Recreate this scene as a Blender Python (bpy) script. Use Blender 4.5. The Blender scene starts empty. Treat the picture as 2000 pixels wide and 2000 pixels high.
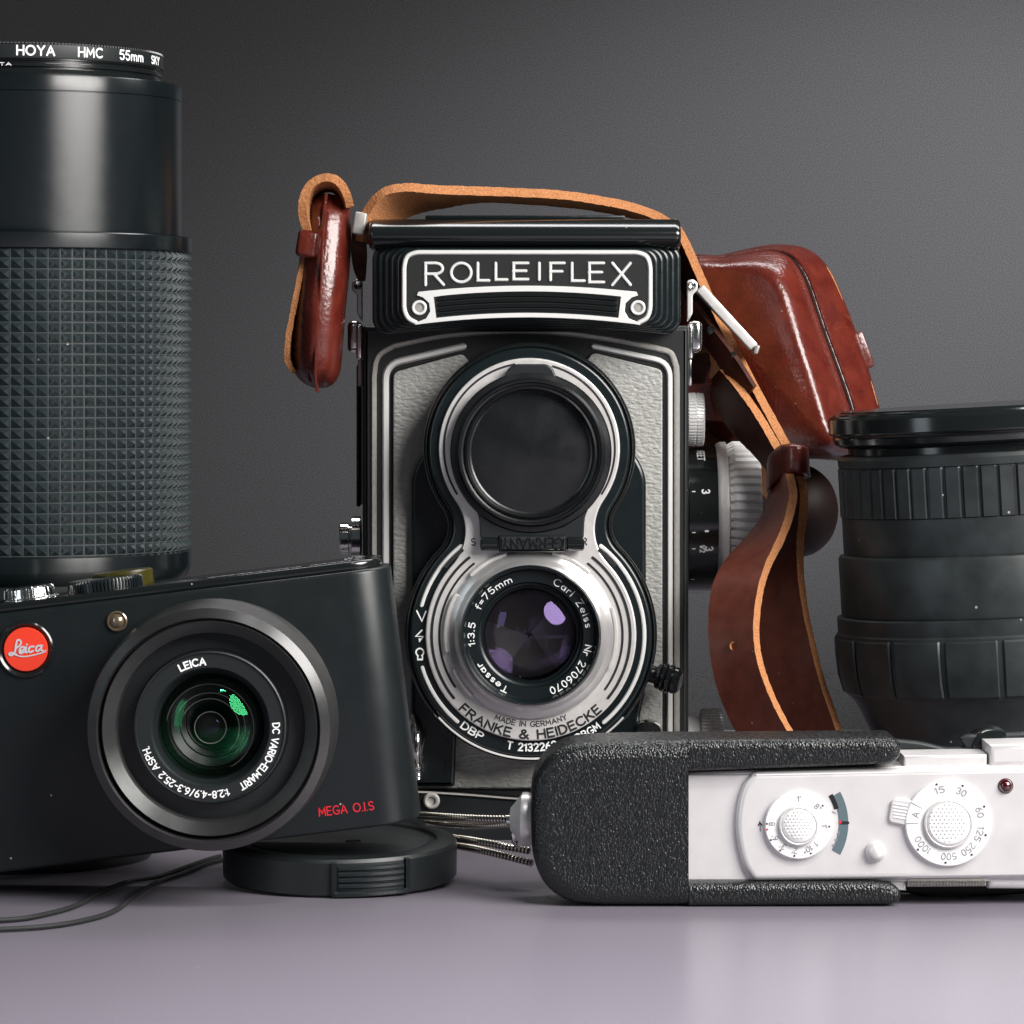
import bpy, math, random
from mathutils import Vector, Matrix
from mathutils.geometry import tessellate_polygon
random.seed(7)
pi = math.pi
F = 7300.0            # focal length in reference pixels (2000 px frame)
EYE = 110.0           # eye height over the table in mm
HZ = 720.0            # row of the eye level in the reference

# ------------------------------------------------------------------ camera, world, lights
scene = bpy.context.scene
cam_d = bpy.data.cameras.new("camera"); cam = bpy.data.objects.new("camera", cam_d)
scene.collection.objects.link(cam); scene.camera = cam
cam.location = (0, 0, EYE / 1000); cam.rotation_euler = (pi / 2, 0, 0)
cam_d.sensor_width = 36; cam_d.lens = F / 2000 * 36
cam_d.shift_y = -(1000 - HZ) / 2000
cam_d.clip_start = 0.05; cam_d.clip_end = 50
world = bpy.data.worlds.new("World"); scene.world = world; world.use_nodes = True
bg = world.node_tree.nodes["Background"]
bg.inputs[0].default_value = (0.80, 0.90, 1.0, 1); bg.inputs[1].default_value = 0.045
scene.view_settings.view_transform = 'Standard'; scene.view_settings.look = 'None'
scene.view_settings.exposure = 0.15; scene.view_settings.gamma = 1
scene.cycles.use_denoising = True
scene.cycles.max_bounces = 8; scene.cycles.transparent_max_bounces = 8
scene.cycles.sample_clamp_indirect = 6

def area_light(name, loc, target, size, power, color, shape='DISK', size_y=None):
    l = bpy.data.lights.new(name, 'AREA'); l.shape = shape; l.size = size
    if size_y: l.size_y = size_y
    l.energy = power; l.color = color
    o = bpy.data.objects.new(name, l); scene.collection.objects.link(o)
    o.location = loc
    d = Vector(target) - Vector(loc)
    o.rotation_euler = d.to_track_quat('-Z', 'Y').to_euler()
    return o
area_light("key_octabox", (0.64, 0.28, 0.56), (0.0, 0.87, 0.07), 0.66, 19, (1.0, 0.97, 0.94))
area_light("fill_softbox", (-0.75, 0.25, 0.30), (0.0, 0.9, 0.08), 0.22, 1.15, (0.82, 0.93, 1.0), 'RECTANGLE', 0.6)
area_light("rear_top_softbox", (0.10, 1.10, 0.60), (0.03, 0.80, 0.05), 0.6, 2.2, (1.0, 0.98, 0.99), 'RECTANGLE', 0.15)
def spot(name, loc, target, power, deg, color=(1, .98, .99), soft=.05):
    sp = bpy.data.lights.new(name, 'SPOT'); sp.energy = power; sp.spot_size = math.radians(deg); sp.spot_blend = 1; sp.shadow_soft_size = soft; sp.color = color
    o = bpy.data.objects.new(name, sp); scene.collection.objects.link(o); o.location = loc
    o.rotation_euler = (Vector(target) - Vector(loc)).to_track_quat('-Z', 'Y').to_euler()
spot("backdrop_spot", (0.80, 1.25, 0.42), (0.155, 1.75, 0.155), 115, 28)
spot("table_spot", (0.18, 0.28, 0.75), (0.04, 0.575, 0.0), 36, 29, soft=.08)

# ------------------------------------------------------------------ helpers
def W(px, py, Y):
    s = Y / F
    return Vector(((px - 1000) * s, Y, EYE - (py - HZ) * s))

COL = scene.collection
def thing(name, label, cat, at, group=None):
    o = bpy.data.objects.new(name, None); COL.objects.link(o)
    o.empty_display_size = 0.01
    o.location = Vector(at) / 1000; o['label'] = label; o['category'] = cat
    if group: o['group'] = group
    return o

def mesh_obj(name, V, Fc, mats, parent=None, mi=None, smooth=True, angle=32, center=None):
    if not isinstance(mats, (list, tuple)): mats = [mats]
    org = Vector((0, 0, 0)); p = parent
    while p is not None: org = org + p.location * 1000; p = p.parent
    par = org
    if center is not None: org = Vector(center)
    me = bpy.data.meshes.new(name)
    me.from_pydata([((v[0] - org.x) * .001, (v[1] - org.y) * .001, (v[2] - org.z) * .001) for v in V], [], Fc)
    for m in mats: me.materials.append(m)
    if mi:
        for i, p in enumerate(me.polygons): p.material_index = mi[i]
    me.update()
    if smooth:
        me.polygons.foreach_set("use_smooth", [True] * len(me.polygons))
        me.set_sharp_from_angle(angle=math.radians(angle))
    o = bpy.data.objects.new(name, me); COL.objects.link(o)
    if parent is not None: o.parent = parent
    if center is not None: o.location = (org - par) * .001
    return o

class MB:
    def __init__(s): s.V = []; s.F = []; s.M = []; s.cuts = []
    def cut(s): s.cuts.append(len(s.F))
    def add(s, V, Fc, m=0):
        b = len(s.V); s.V += [tuple(v) for v in V]
        for f in Fc: s.F.append([b + i for i in f]); s.M.append(m)
    def build(s, name, mats, parent=None, **k):
        if len(s.cuts) > 1:                                     # one object per word, numeral or dot
            c = sorted(set([0] + s.cuts + [len(s.F)])); o = None
            for a, b in zip(c, c[1:]):
                ids = {}; V = []; Fc = []
                for f in s.F[a:b]:
                    for i in f:
                        if i not in ids: ids[i] = len(V); V.append(s.V[i])
                    Fc.append([ids[i] for i in f])
                o = mesh_obj(name, V, Fc, mats, parent, **k)
            return o
        return mesh_obj(name, s.V, s.F, mats, parent, mi=s.M, **k)

def area2(P):
    return sum(P[i - 1][0] * P[i][1] - P[i][0] * P[i - 1][1] for i in range(len(P))) / 2
def clean(P, eps=1e-4):
    Q = []
    for p in P:
        if not Q or (Vector(p) - Vector(Q[-1])).length > eps: Q.append(p)
    if (Vector(Q[0]) - Vector(Q[-1])).length < eps: Q.pop()
    return Q
def inset(P, d):
    n = len(P); R = []
    for i in range(n):
        a = Vector(P[i - 1]); b = Vector(P[i]); c = Vector(P[(i + 1) % n])
        t1 = (b - a).normalized(); t2 = (c - b).normalized()
        n1 = Vector((-t1.y, t1.x)); n2 = Vector((-t2.y, t2.x))
        m = n1 + n2
        if m.length < 1e-6: m = n1
        m.normalize(); k = max(0.45, m.dot(n1))
        R.append(tuple(b + m * (d / k)))
    return R

def plate_geo(mb, outline, Y, depth, bev=0.0, segs=3, holes=(), m=0, pin=None):
    """outline in reference px at distance Y, extruded away from the viewer by depth mm with a rounded front rim."""
    s = Y / F
    P = clean([((x - 1000) * s, EYE - (y - HZ) * s) for x, y in outline])
    if area2(P) < 0: P.reverse()
    H = []
    for h in holes:
        q = clean([((x - 1000) * s, EYE - (y - HZ) * s) for x, y in h])
        if area2(q) > 0: q.reverse()
        H.append(q)
    n = len(P)
    pinx = (pin - 1000) * s if pin else None
    def ins(P, d):
        R = inset(P, d)
        if pinx is None: return R
        return [(p[0], r[1]) if abs(p[0] - pinx) < .06 else r for p, r in zip(P, R)]
    rings = [(P, Y + depth)]
    if bev > 0:
        rings.append((P, Y + bev))
        for k in range(1, segs + 1):
            a = k / segs * pi / 2
            rings.append((ins(P, bev * (1 - math.cos(a))), Y + bev * (1 - math.sin(a))))
    else: rings.append((P, Y))
    V = []; Fc = []
    for R, y in rings: V += [(p[0], y, p[1]) for p in R]
    for r in range(len(rings) - 1):
        for i in range(n):
            j = (i + 1) % n
            Fc.append([r * n + i, r * n + j, (r + 1) * n + j, (r + 1) * n + i])
    front = rings[-1][0]
    polys = [[Vector((p[0], p[1], 0)) for p in front]] + [[Vector((p[0], p[1], 0)) for p in q] for q in H]
    flat = [p for q in polys for p in q]
    base = len(V); V += [(p.x, Y, p.y) for p in flat]
    for t in tessellate_polygon(polys):
        a, b, c = [flat[i] for i in t]
        if (b - a).cross(c - a).z < 0: t = (t[0], t[2], t[1])
        Fc.append([base + i for i in t])
    for q in H:
        b0 = len(V); k = len(q)
        V += [(p[0], Y, p[1]) for p in q] + [(p[0], Y + depth, p[1]) for p in q]
        for i in range(k):
            j = (i + 1) % k
            Fc.append([b0 + j, b0 + i, b0 + k + i, b0 + k + j][::-1])
    if not H:
        Fc.append(list(range(n))[::-1])
    mb.add(V, Fc, m)

def plate(name, outline, Y, depth, mat, parent, bev=0.0, segs=3, holes=(), pin=None, **k):
    mb = MB(); plate_geo(mb, outline, Y, depth, bev, segs, holes, pin=pin)
    return mb.build(name, mat, parent, **k)

def subdiv_line(P, closed=False, step=6.0):
    Q = []; n = len(P)
    for i in range(n if closed else n - 1):
        a = Vector(P[i]); b = Vector(P[(i + 1) % n]); k = max(1, int((b - a).length / step))
        for j in range(k): Q.append(tuple(a.lerp(b, j / k)))
    if not closed: Q.append(tuple(P[-1]))
    return Q

LIFT = [0]
def stroke_geo(mb, P3, w, h, nrm=None, closed=False, m=0, round_=True, N=5):
    """raised rib of width w and height h along 3-D points; nrm(i) is the outward normal (default toward the viewer)"""
    Q = []
    for p in P3:
        if not Q or (Vector(p) - Q[-1]).length > 1e-4: Q.append(Vector(p))
    P3 = Q; n = len(P3)
    if n < 2: return
    sec = []
    for k in range(N):
        u = -1 + 2 * k / (N - 1)
        sec.append((u, (1 - abs(u) ** 4) ** .5 if round_ else (0 if k in (0, N - 1) else 1)))
    LIFT[0] = (LIFT[0] + 1) % 3; lift = 1 + .62 * LIFT[0]      # flat strokes that cross never share a plane
    if not round_: sec = [(-1, 0), (-.96, 1), (.96, 1), (1, 0)]
    N = len(sec)
    rings = []
    def tang(i):
        if closed: return (P3[(i + 1) % n] - P3[i - 1]).normalized()
        return (P3[min(n - 1, i + 1)] - P3[max(0, i - 1)]).normalized()
    def ring(p, t, nn, sc, hs=1.0):
        b = t.cross(nn).normalized()
        return [p + b * (u * w / 2 * sc) + nn * (hh * h * hs) for u, hh in sec]
    NN = (lambda i: nrm[i]) if nrm else (lambda i: Vector((0, -1, 0)))
    if not closed:
        t = tang(0)
        for a in (0.05, 0.5, 0.8): rings.append(ring(P3[0] - t * (w / 2) * math.cos(a * pi / 2), t, NN(0), math.sin(a * pi / 2), 1.0 if round_ else lift))
    for i in range(n): 
        sc = 1.0
        if closed or 0 < i < n - 1:
            d1 = (P3[i] - P3[i - 1]).normalized(); d2 = (P3[(i + 1) % n] - P3[i]).normalized()
            c = max(-1, min(1, d1.dot(d2))); sc = min(1.45, 1 / max(.3, math.sqrt((1 + c) / 2)))
        rings.append(ring(P3[i], tang(i), NN(i), sc, 1.0 if round_ else lift + .5 * i / n))
    if not closed:
        t = tang(n - 1)
        for a in (0.8, 0.5, 0.05): rings.append(ring(P3[-1] + t * (w / 2) * math.cos(a * pi / 2), t, NN(n - 1), math.sin(a * pi / 2), 1.0 if round_ else lift + .5))
    V = [v for r in rings for v in r]; Fc = []
    R = len(rings)
    for r in range(R if closed else R - 1):
        q = (r + 1) % R
        for k in range(N - 1):
            Fc.append([r * N + k, r * N + k + 1, q * N + k + 1, q * N + k])
    mb.add(V, Fc, m)

def stroke(name, lines, w_px, Y, h, mat, parent, closed=False, round_=True, N=5):
    mb = MB()
    for P in lines:
        stroke_geo(mb, [W(x, y, Y) for x, y in P], w_px * Y / F, h, closed=closed, round_=round_, N=N)
    return mb.build(name, mat, parent)

def circ(cx, cy, r, n=64, a0=0, a1=360, rx=None):
    e = abs(a1 - a0) >= 359.9
    k = n if e else n + 1
    return [(cx + (rx or r) * math.cos(math.radians(a0 + (a1 - a0) * i / n)), cy - r * math.sin(math.radians(a0 + (a1 - a0) * i / n))) for i in range(k)]
def rrect(x0, y0, x1, y1, r, n=8):
    if not isinstance(r, (list, tuple)): r = [r] * 4      # tl tr br bl
    P = []
    for (cx, cy, rr, a) in ((x0 + r[0], y0 + r[0], r[0], 180), (x1 - r[1], y0 + r[1], r[1], 90), (x1 - r[2], y1 - r[2], r[2], 0), (x0 + r[3], y1 - r[3], r[3], -90)):
        for i in range(n + 1):
            t = math.radians(a - 90 * i / n)
            P.append((cx + rr * math.cos(t), cy - rr * math.sin(t)))
    return P
def round_path(P, r, closed=False, n=6):
    """round the corners of a polyline; r a number or one per point"""
    Q = []; m = len(P)
    for i in range(m):
        rr = r[i] if isinstance(r, (list, tuple)) else r
        if (not closed and i in (0, m - 1)) or rr <= 0: Q.append(P[i]); continue
        a = Vector(P[i - 1]); b = Vector(P[i]); c = Vector(P[(i + 1) % m])
        d = min(rr, (a - b).length * .49, (c - b).length * .49)
        p = b + (a - b).normalized() * d; q = b + (c - b).normalized() * d
        for k in range(n + 1):
            t = k / n
            Q.append(tuple(p * (1 - t) ** 2 + b * 2 * t * (1 - t) + q * t * t))
    return Q
def crom(P, n=6, closed=False):
    P = [Vector(p) for p in P]; m = len(P); out = []
    for i in range(m if closed else m - 1):
        if closed: a, b, c, d = P[i - 1], P[i], P[(i + 1) % m], P[(i + 2) % m]
        else:
            b, c = P[i], P[i + 1]; a = P[i - 1] if i else b * 2 - c; d = P[i + 2] if i + 2 < m else c * 2 - b
        for k in range(n):
            t = k / n
            out.append(.5 * ((2 * b) + (c - a) * t + (2 * a - 5 * b + 4 * c - d) * t * t + (3 * b - a - 3 * c + d) * t ** 3))
    if not closed: out.append(P[-1])
    return out

def lathe(name, prof, origin, axis, mat, parent, n=96, teeth=None, mats_i=None, ref=None, ang=32, phase=0.0, caps=False):
    """prof: (radius mm, height along axis mm). teeth: (count, depth mm, set of profile rows, duty)"""
    axis = Vector(axis).normalized(); origin = Vector(origin)
    ref = Vector(ref) if ref else (Vector((1, 0, 0)) if abs(axis.x) < .9 else Vector((0, 1, 0)))
    e1 = (ref - axis * ref.dot(axis)).normalized(); e2 = axis.cross(e1)
    angs = None
    if teeth:
        cnt, dep, rows, duty = teeth; angs = []
        for i in range(cnt):
            b = 2 * pi * i / cnt
            g = 2 * pi / cnt
            angs += [(b, 0), (b + g * duty, 0), (b + g * (duty + .12), 1), (b + g * .88, 1)]
    else:
        angs = [(2 * pi * i / n + phase, 0) for i in range(n)]; rows = (); dep = 0
    n = len(angs); V = []; Fc = []; mi = []
    for r_i, (r, h) in enumerate(prof):
        for a, lo in angs:
            rr = max(r - (dep if (lo and r_i in rows) else 0), 0.0)
            V.append(origin + axis * h + (e1 * math.cos(a) + e2 * math.sin(a)) * rr)
    for k in range(len(prof) - 1):
        for i in range(n):
            j = (i + 1) % n
            Fc.append([k * n + i, k * n + j, (k + 1) * n + j, (k + 1) * n + i]); mi.append(mats_i[k] if mats_i else 0)
    for end, k in ((0, 0), (1, len(prof) - 1)):
        if caps and prof[k][0] > 1e-6:
            f = [k * n + i for i in range(n)]; f = f[::-1] if end == 0 else f
            Fc.append(f); mi.append(mats_i[-1 if end else 0] if mats_i else 0)
    o = mesh_obj(name, V, Fc, mat, parent, mi=mi, angle=ang, center=tuple(origin))
    return o
def flathe(name, cx, cy, Yr, prof_px, mat, parent, **k):
    """lathe facing the viewer: prof (radius px, Y mm) listed from the back to the front centre"""
    s = Yr / F
    o = W(cx, cy, Yr)
    return lathe(name, [(r * s, Yr - y) for r, y in prof_px], o, (0, -1, 0), mat, parent, **k)

def loft(name, rings, mats, parent, n=8, m=5, capmat=0, ringmat=None, jitter=0):
    """closed outlines (px,py,Y) blended smoothly from first to last, both ends capped"""
    R = [crom([W(*p) for p in r], n, True) for r in rings]
    L = len(R[0]); cols = [crom([r[i] for r in R], m) for i in range(L)]
    K = len(cols[0]); V = [cols[i][k] for k in range(K) for i in range(L)]; Fc = []; mi = []
    for k in range(K - 1):
        for i in range(L):
            j = (i + 1) % L; Fc.append([k * L + i, k * L + j, (k + 1) * L + j, (k + 1) * L + i])
            mi.append(ringmat(k / m) if ringmat else 0)
    for k in (0, K - 1):
        c = sum((V[k * L + i] for i in range(L)), Vector()) / L; ci = len(V); V.append(c)
        for i in range(L):
            j = (i + 1) % L
            Fc.append([ci, k * L + j, k * L + i] if k == 0 else [ci, k * L + i, k * L + j]); mi.append(capmat)
    o = mesh_obj(name, V, Fc, mats, parent, mi=mi, angle=60)
    return o

def ruled(name, A, B, th, mats, parent, n=6, fuzz=0.0, cross=4, crown=0.0):
    """leather band between two edge lines (px,py,Y): mats[0] on the grain side, mats[1] on the flesh side and both edges"""
    A3 = crom([W(*p) for p in A], n); B3 = crom([W(*p) for p in B], n); N = len(A3)
    V = []; Fc = []; mi = []; C = cross + 1
    for i in range(N):
        t = (A3[min(N - 1, i + 1)] + B3[min(N - 1, i + 1)] - A3[max(0, i - 1)] - B3[max(0, i - 1)]).normalized()
        w = (A3[i] - B3[i]); nn = t.cross(w).normalized()
        for side in (1, -1):
            for c in range(C):
                f = c / cross; p = A3[i].lerp(B3[i], f) + nn * side * (th / 2 + crown * math.sin(f * pi) * (1 if side == 1 else -1))
                if fuzz and c in (0, cross): p = p + Vector([random.uniform(-fuzz, fuzz) for _ in range(3)])
                V.append(p)
    S = 2 * C
    for i in range(N - 1):
        for c in range(cross):
            Fc.append([i * S + c, i * S + c + 1, (i + 1) * S + c + 1, (i + 1) * S + c]); mi.append(0)
            Fc.append([i * S + C + c + 1, i * S + C + c, (i + 1) * S + C + c, (i + 1) * S + C + c + 1]); mi.append(1)
        Fc.append([i * S, (i + 1) * S, (i + 1) * S + C, i * S + C]); mi.append(1)
        e = cross
        Fc.append([i * S + e, i * S + C + e, (i + 1) * S + C + e, (i + 1) * S + e]); mi.append(1)
    for i in (0, N - 1):
        f = [i * S + c for c in range(C)] + [i * S + C + c for c in range(C - 1, -1, -1)]
        Fc.append(f); mi.append(1)
    return mesh_obj(name, V, Fc, mats, parent, mi=mi, angle=50)

def rbox(name, c, size, r, mat, parent, M=None, segs=4, edges='all'):
    """rounded box, c centre mm, size mm; M an optional 3x3 rotation"""
    import bmesh
    bm = bmesh.new(); bmesh.ops.create_cube(bm, size=1)
    for v in bm.verts: v.co = Vector((v.co.x * size[0], v.co.y * size[1], v.co.z * size[2]))
    if edges == 'vert':
        E = [e for e in bm.edges if abs((e.verts[0].co - e.verts[1].co).z) > size[2] * .9]
        bmesh.ops.bevel(bm, geom=E, offset=r[0], segments=8, affect='EDGES', profile=.5)
        E = [e for e in bm.edges if abs((e.verts[0].co - e.verts[1].co).z) < 1e-5 and len(e.link_faces) == 2 and e.calc_face_angle(0) > .8]
        bmesh.ops.bevel(bm, geom=E, offset=r[1], segments=segs, affect='EDGES', profile=.5)
    elif r > 0:
        bmesh.ops.bevel(bm, geom=bm.edges[:], offset=r, segments=segs, affect='EDGES', profile=.5)
    M = M or Matrix.Identity(3)
    V = [M @ v.co + Vector(c) for v in bm.verts]
    bm.verts.index_update(); Fc = [[v.index for v in f.verts] for f in bm.faces]; bm.free()
    return mesh_obj(name, V, Fc, mat, parent)

def tube(name, P, r, mat, parent, n=10, rib=None):
    """round tube through 3-D mm points; rib=(pitch mm, depth mm) winds it"""
    P = [Vector(p) for p in P]; mb = MB()
    if rib:
        L = [0]
        for i in range(1, len(P)): L.append(L[-1] + (P[i] - P[i - 1]).length)
        step = rib[0] / 4; Q = []; d = 0; i = 1
        while d < L[-1]:
            while L[i] < d: i += 1
            Q.append((P[i - 1].lerp(P[i], (d - L[i - 1]) / max(1e-6, L[i] - L[i - 1])), r - rib[1] * (.5 + .5 * math.cos(2 * pi * d / rib[0])))); d += step
    else: Q = [(p, r) for p in P]
    V = []; Fc = []; up = None
    for i, (p, rr) in enumerate(Q):
        t = (Q[min(len(Q) - 1, i + 1)][0] - Q[max(0, i - 1)][0]).normalized()
        if up is None: up = t.orthogonal().normalized()
        e1 = (up - t * up.dot(t)).normalized(); up = e1; e2 = t.cross(e1)
        for k in range(n): V.append(p + (e1 * math.cos(2 * pi * k / n) + e2 * math.sin(2 * pi * k / n)) * rr)
    mi = []
    for i in range(len(Q) - 1):
        for k in range(n):
            j = (k + 1) % n; Fc.append([i * n + k, i * n + j, (i + 1) * n + j, (i + 1) * n + k]); mi.append(1 if rib and i % 4 in (0, 3) else 0)
    Fc.append(list(range(n))[::-1]); Fc.append([(len(Q) - 1) * n + k for k in range(n)]); mi += [0, 0]
    return mesh_obj(name, V, Fc, mat, parent, mi=mi, angle=60)

# ------------------------------------------------------------------ stroke alphabet (cap height 1)
def ea(cx, cy, rx, ry, a0, a1, n=12):
    return [(cx + rx * math.cos(math.radians(a0 + (a1 - a0) * i / n)), cy + ry * math.sin(math.radians(a0 + (a1 - a0) * i / n))) for i in range(n + 1)]
G = {
 'A': (.72, [[(0, 0), (.36, 1), (.72, 0)], [(.13, .33), (.59, .33)]]),
 'B': (.58, [[(0, 0), (0, 1), (.3, 1)] + ea(.3, .76, .24, .24, 90, -90) + [(0, .52)], [(.3, .52)] + ea(.32, .26, .26, .26, 90, -90) + [(0, 0)]]),
 'C': (.68, [ea(.4, .5, .4, .5, 48, 312, 18)]),
 'D': (.64, [[(0, 0), (0, 1), (.22, 1)] + ea(.22, .5, .42, .5, 90, -90, 14) + [(0, 0)]]),
 'E': (.52, [[(.52, 1), (0, 1), (0, 0), (.52, 0)], [(0, .52), (.45, .52)]]),
 'F': (.50, [[(.5, 1), (0, 1), (0, 0)], [(0, .5), (.42, .5)]]),
 'G': (.72, [ea(.4, .5, .4, .5, 48, 330, 18) + [(.76, .42), (.45, .42)]]),
 'H': (.62, [[(0, 0), (0, 1)], [(.62, 0), (.62, 1)], [(0, .5), (.62, .5)]]),
 'I': (.04, [[(.02, 0), (.02, 1)]]),
 'K': (.60, [[(0, 0), (0, 1)], [(.56, 1), (0, .42)], [(.2, .6), (.6, 0)]]),
 'L': (.46, [[(0, 1), (0, 0), (.46, 0)]]),
 'M': (.76, [[(0, 0), (.06, 1), (.38, .25), (.7, 1), (.76, 0)]]),
 'N': (.64, [[(0, 0), (0, 1), (.64, 0), (.64, 1)]]),
 'O': (.84, [ea(.42, .5, .42, .5, 0, 360, 24)]),
 'P': (.56, [[(0, 0), (0, 1), (.3, 1)] + ea(.3, .74, .26, .26, 90, -90) + [(0, .48)]]),
 'R': (.60, [[(0, 0), (0, 1), (.32, 1)] + ea(.32, .75, .25, .25, 90, -90) + [(0, .5)], [(.27, .5), (.6, 0)]]),
 'S': (.56, [ea(.28, .75, .26, .25, 35, 270, 12) + ea(.28, .25, .28, .25, 90, -145, 12)]),
 'T': (.60, [[(0, 1), (.6, 1)], [(.3, 1), (.3, 0)]]),
 'V': (.66, [[(0, 1), (.33, 0), (.66, 1)]]),
 'X': (.66, [[(0, 1), (.66, 0)], [(0, 0), (.66, 1)]]),
 'Y': (.66, [[(0, 1), (.33, .48), (.66, 1)], [(.33, .48), (.33, 0)]]),
 'Z': (.58, [[(0, 1), (.58, 1), (0, 0), (.58, 0)]]),
 '&': (.72, [[(.72, 0), (.2, .66)] + ea(.33, .82, .17, .18, 215, -30, 10) + [(.12, .45)] + ea(.27, .24, .25, .24, 130, 320, 10) + [(.68, .42)]]),
 '0': (.54, [ea(.27, .5, .27, .5, 0, 360, 20)]),
 '1': (.22, [[(0, .76), (.2, 1), (.2, 0)]]),
 '2': (.54, [ea(.27, .72, .26, .28, 160, -20, 10) + [(.46, .55), (0, 0), (.54, 0)]]),
 '3': (.52, [ea(.25, .74, .24, .26, 150, -80, 10), ea(.25, .26, .27, .26, 90, -150, 12)]),
 '4': (.58, [[(.44, 0), (.44, 1), (0, .28), (.58, .28)]]),
 '5': (.52, [[(.48, 1), (.08, 1), (.03, .56)] + ea(.26, .31, .26, .31, 110, -150, 12)]),
 '6': (.54, [ea(.27, .29, .27, .29, 0, 360, 16), [(.02, .35), (.1, .7), (.4, 1)]]),
 '7': (.52, [[(0, 1), (.52, 1), (.16, 0)]]),
 '8': (.52, [ea(.26, .75, .23, .25, 0, 360, 14), ea(.26, .26, .26, .26, 0, 360, 16)]),
 '9': (.54, [ea(.27, .71, .27, .29, 0, 360, 16), [(.52, .65), (.44, .3), (.14, 0)]]),
 '.': (.04, [[(.0, 0), (.03, 0.02)]]), ':': (.04, [[(0, .1), (.03, .12)], [(0, .6), (.03, .62)]]),
 '-': (.34, [[(0, .46), (.34, .46)]]), '/': (.4, [[(0, -.05), (.4, 1.05)]]), '=': (.4, [[(0, .35), (.4, .35)], [(0, .6), (.4, .6)]]),
 "'": (.04, [[(.02, 1), (.02, .78)]]), '"': (.2, [[(.02, 1), (.02, .78)], [(.18, 1), (.18, .78)]]),
 '|': (.02, [[(.01, -.15), (.01, 1.15)]]),
 'a': (.46, [ea(.2, .3, .2, .3, 0, 360, 16), [(.46, .64), (.46, -.02)]]),
 'c': (.42, [ea(.25, .3, .25, .3, 50, 310, 12)]),
 'e': (.48, [[(.03, .32), (.47, .32)] + ea(.25, .3, .24, .3, 5, 315, 14)]),
 'f': (.3, [[(.34, 1)] + ea(.26, .82, .14, .18, 90, 180, 5) + [(.12, 0)], [(0, .6), (.3, .6)]]),
 'i': (.04, [[(.02, 0), (.02, .6)], [(.02, .84), (.03, .88)]]),
 'l': (.04, [[(.02, 0), (.02, 1)]]),
 'm': (.78, [[(0, 0), (0, .6)], ea(.2, .38, .19, .22, 180, 0, 8) + [(.39, 0)], ea(.58, .38, .19, .22, 180, 0, 8) + [(.78, 0)]]),
 'r': (.28, [[(0, 0), (0, .6)], ea(.22, .36, .22, .24, 180, 70, 6)]),
 's': (.38, [ea(.19, .45, .17, .15, 35, 270, 8) + ea(.19, .15, .19, .15, 90, -145, 8)]),
 ' ': (.34, []),
}
def text_width(s, gap=.24):
    return sum(G[c][0] + gap for c in s) - gap
def text_lines(s, gap=.24, stretch=1.0):
    out = []; x = 0
    for c in s:
        w, ls = G[c]
        for l in ls: out.append(subdiv_line([((x + a) * stretch, b) for a, b in l], step=.34))
        x += w + gap
    return out
def text_arc_geo(mb, s, cx, cy, r, a_mid, size, Y, w, h=.03, outward=True, gap=.24, a_span=None, m=0):
    """text on an arc (px): outward = tops away from the centre, read clockwise; else tops to the centre, read anticlockwise"""
    mb.cut(); tw = text_width(s, gap); st = 1.0
    if a_span: st = math.radians(a_span) * r / (tw * size)
    for l in text_lines(s, gap):
        P = []
        for u, v in l:
            d = (u - tw / 2) * size * st / r
            a = math.radians(a_mid) - d if outward else math.radians(a_mid) + d
            rr = r + v * size if outward else r - v * size
            P.append(W(cx + rr * math.cos(a), cy - rr * math.sin(a), Y))
        stroke_geo(mb, P, w * Y / F, h, m=m, round_=False)
def text_flat_geo(mb, s, x, y, size, Y, w, h=.03, gap=.24, rot=0, width=None, m=0, round_=False, top=None):
    """text from the baseline start (px), turned by rot degrees (anticlockwise)"""
    mb.cut(); tw = text_width(s, gap); st = width / (tw * size) if width else 1
    c, sn = math.cos(math.radians(rot)), math.sin(math.radians(rot))
    for l in text_lines(s, gap):
        P = []
        for u, v in l:
            a = u * size * st; b = v * size
            P.append(W(x + a * c - b * sn, y - (a * sn + b * c), Y))
        stroke_geo(mb, P, w * Y / F, h, m=m, round_=round_)

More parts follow.
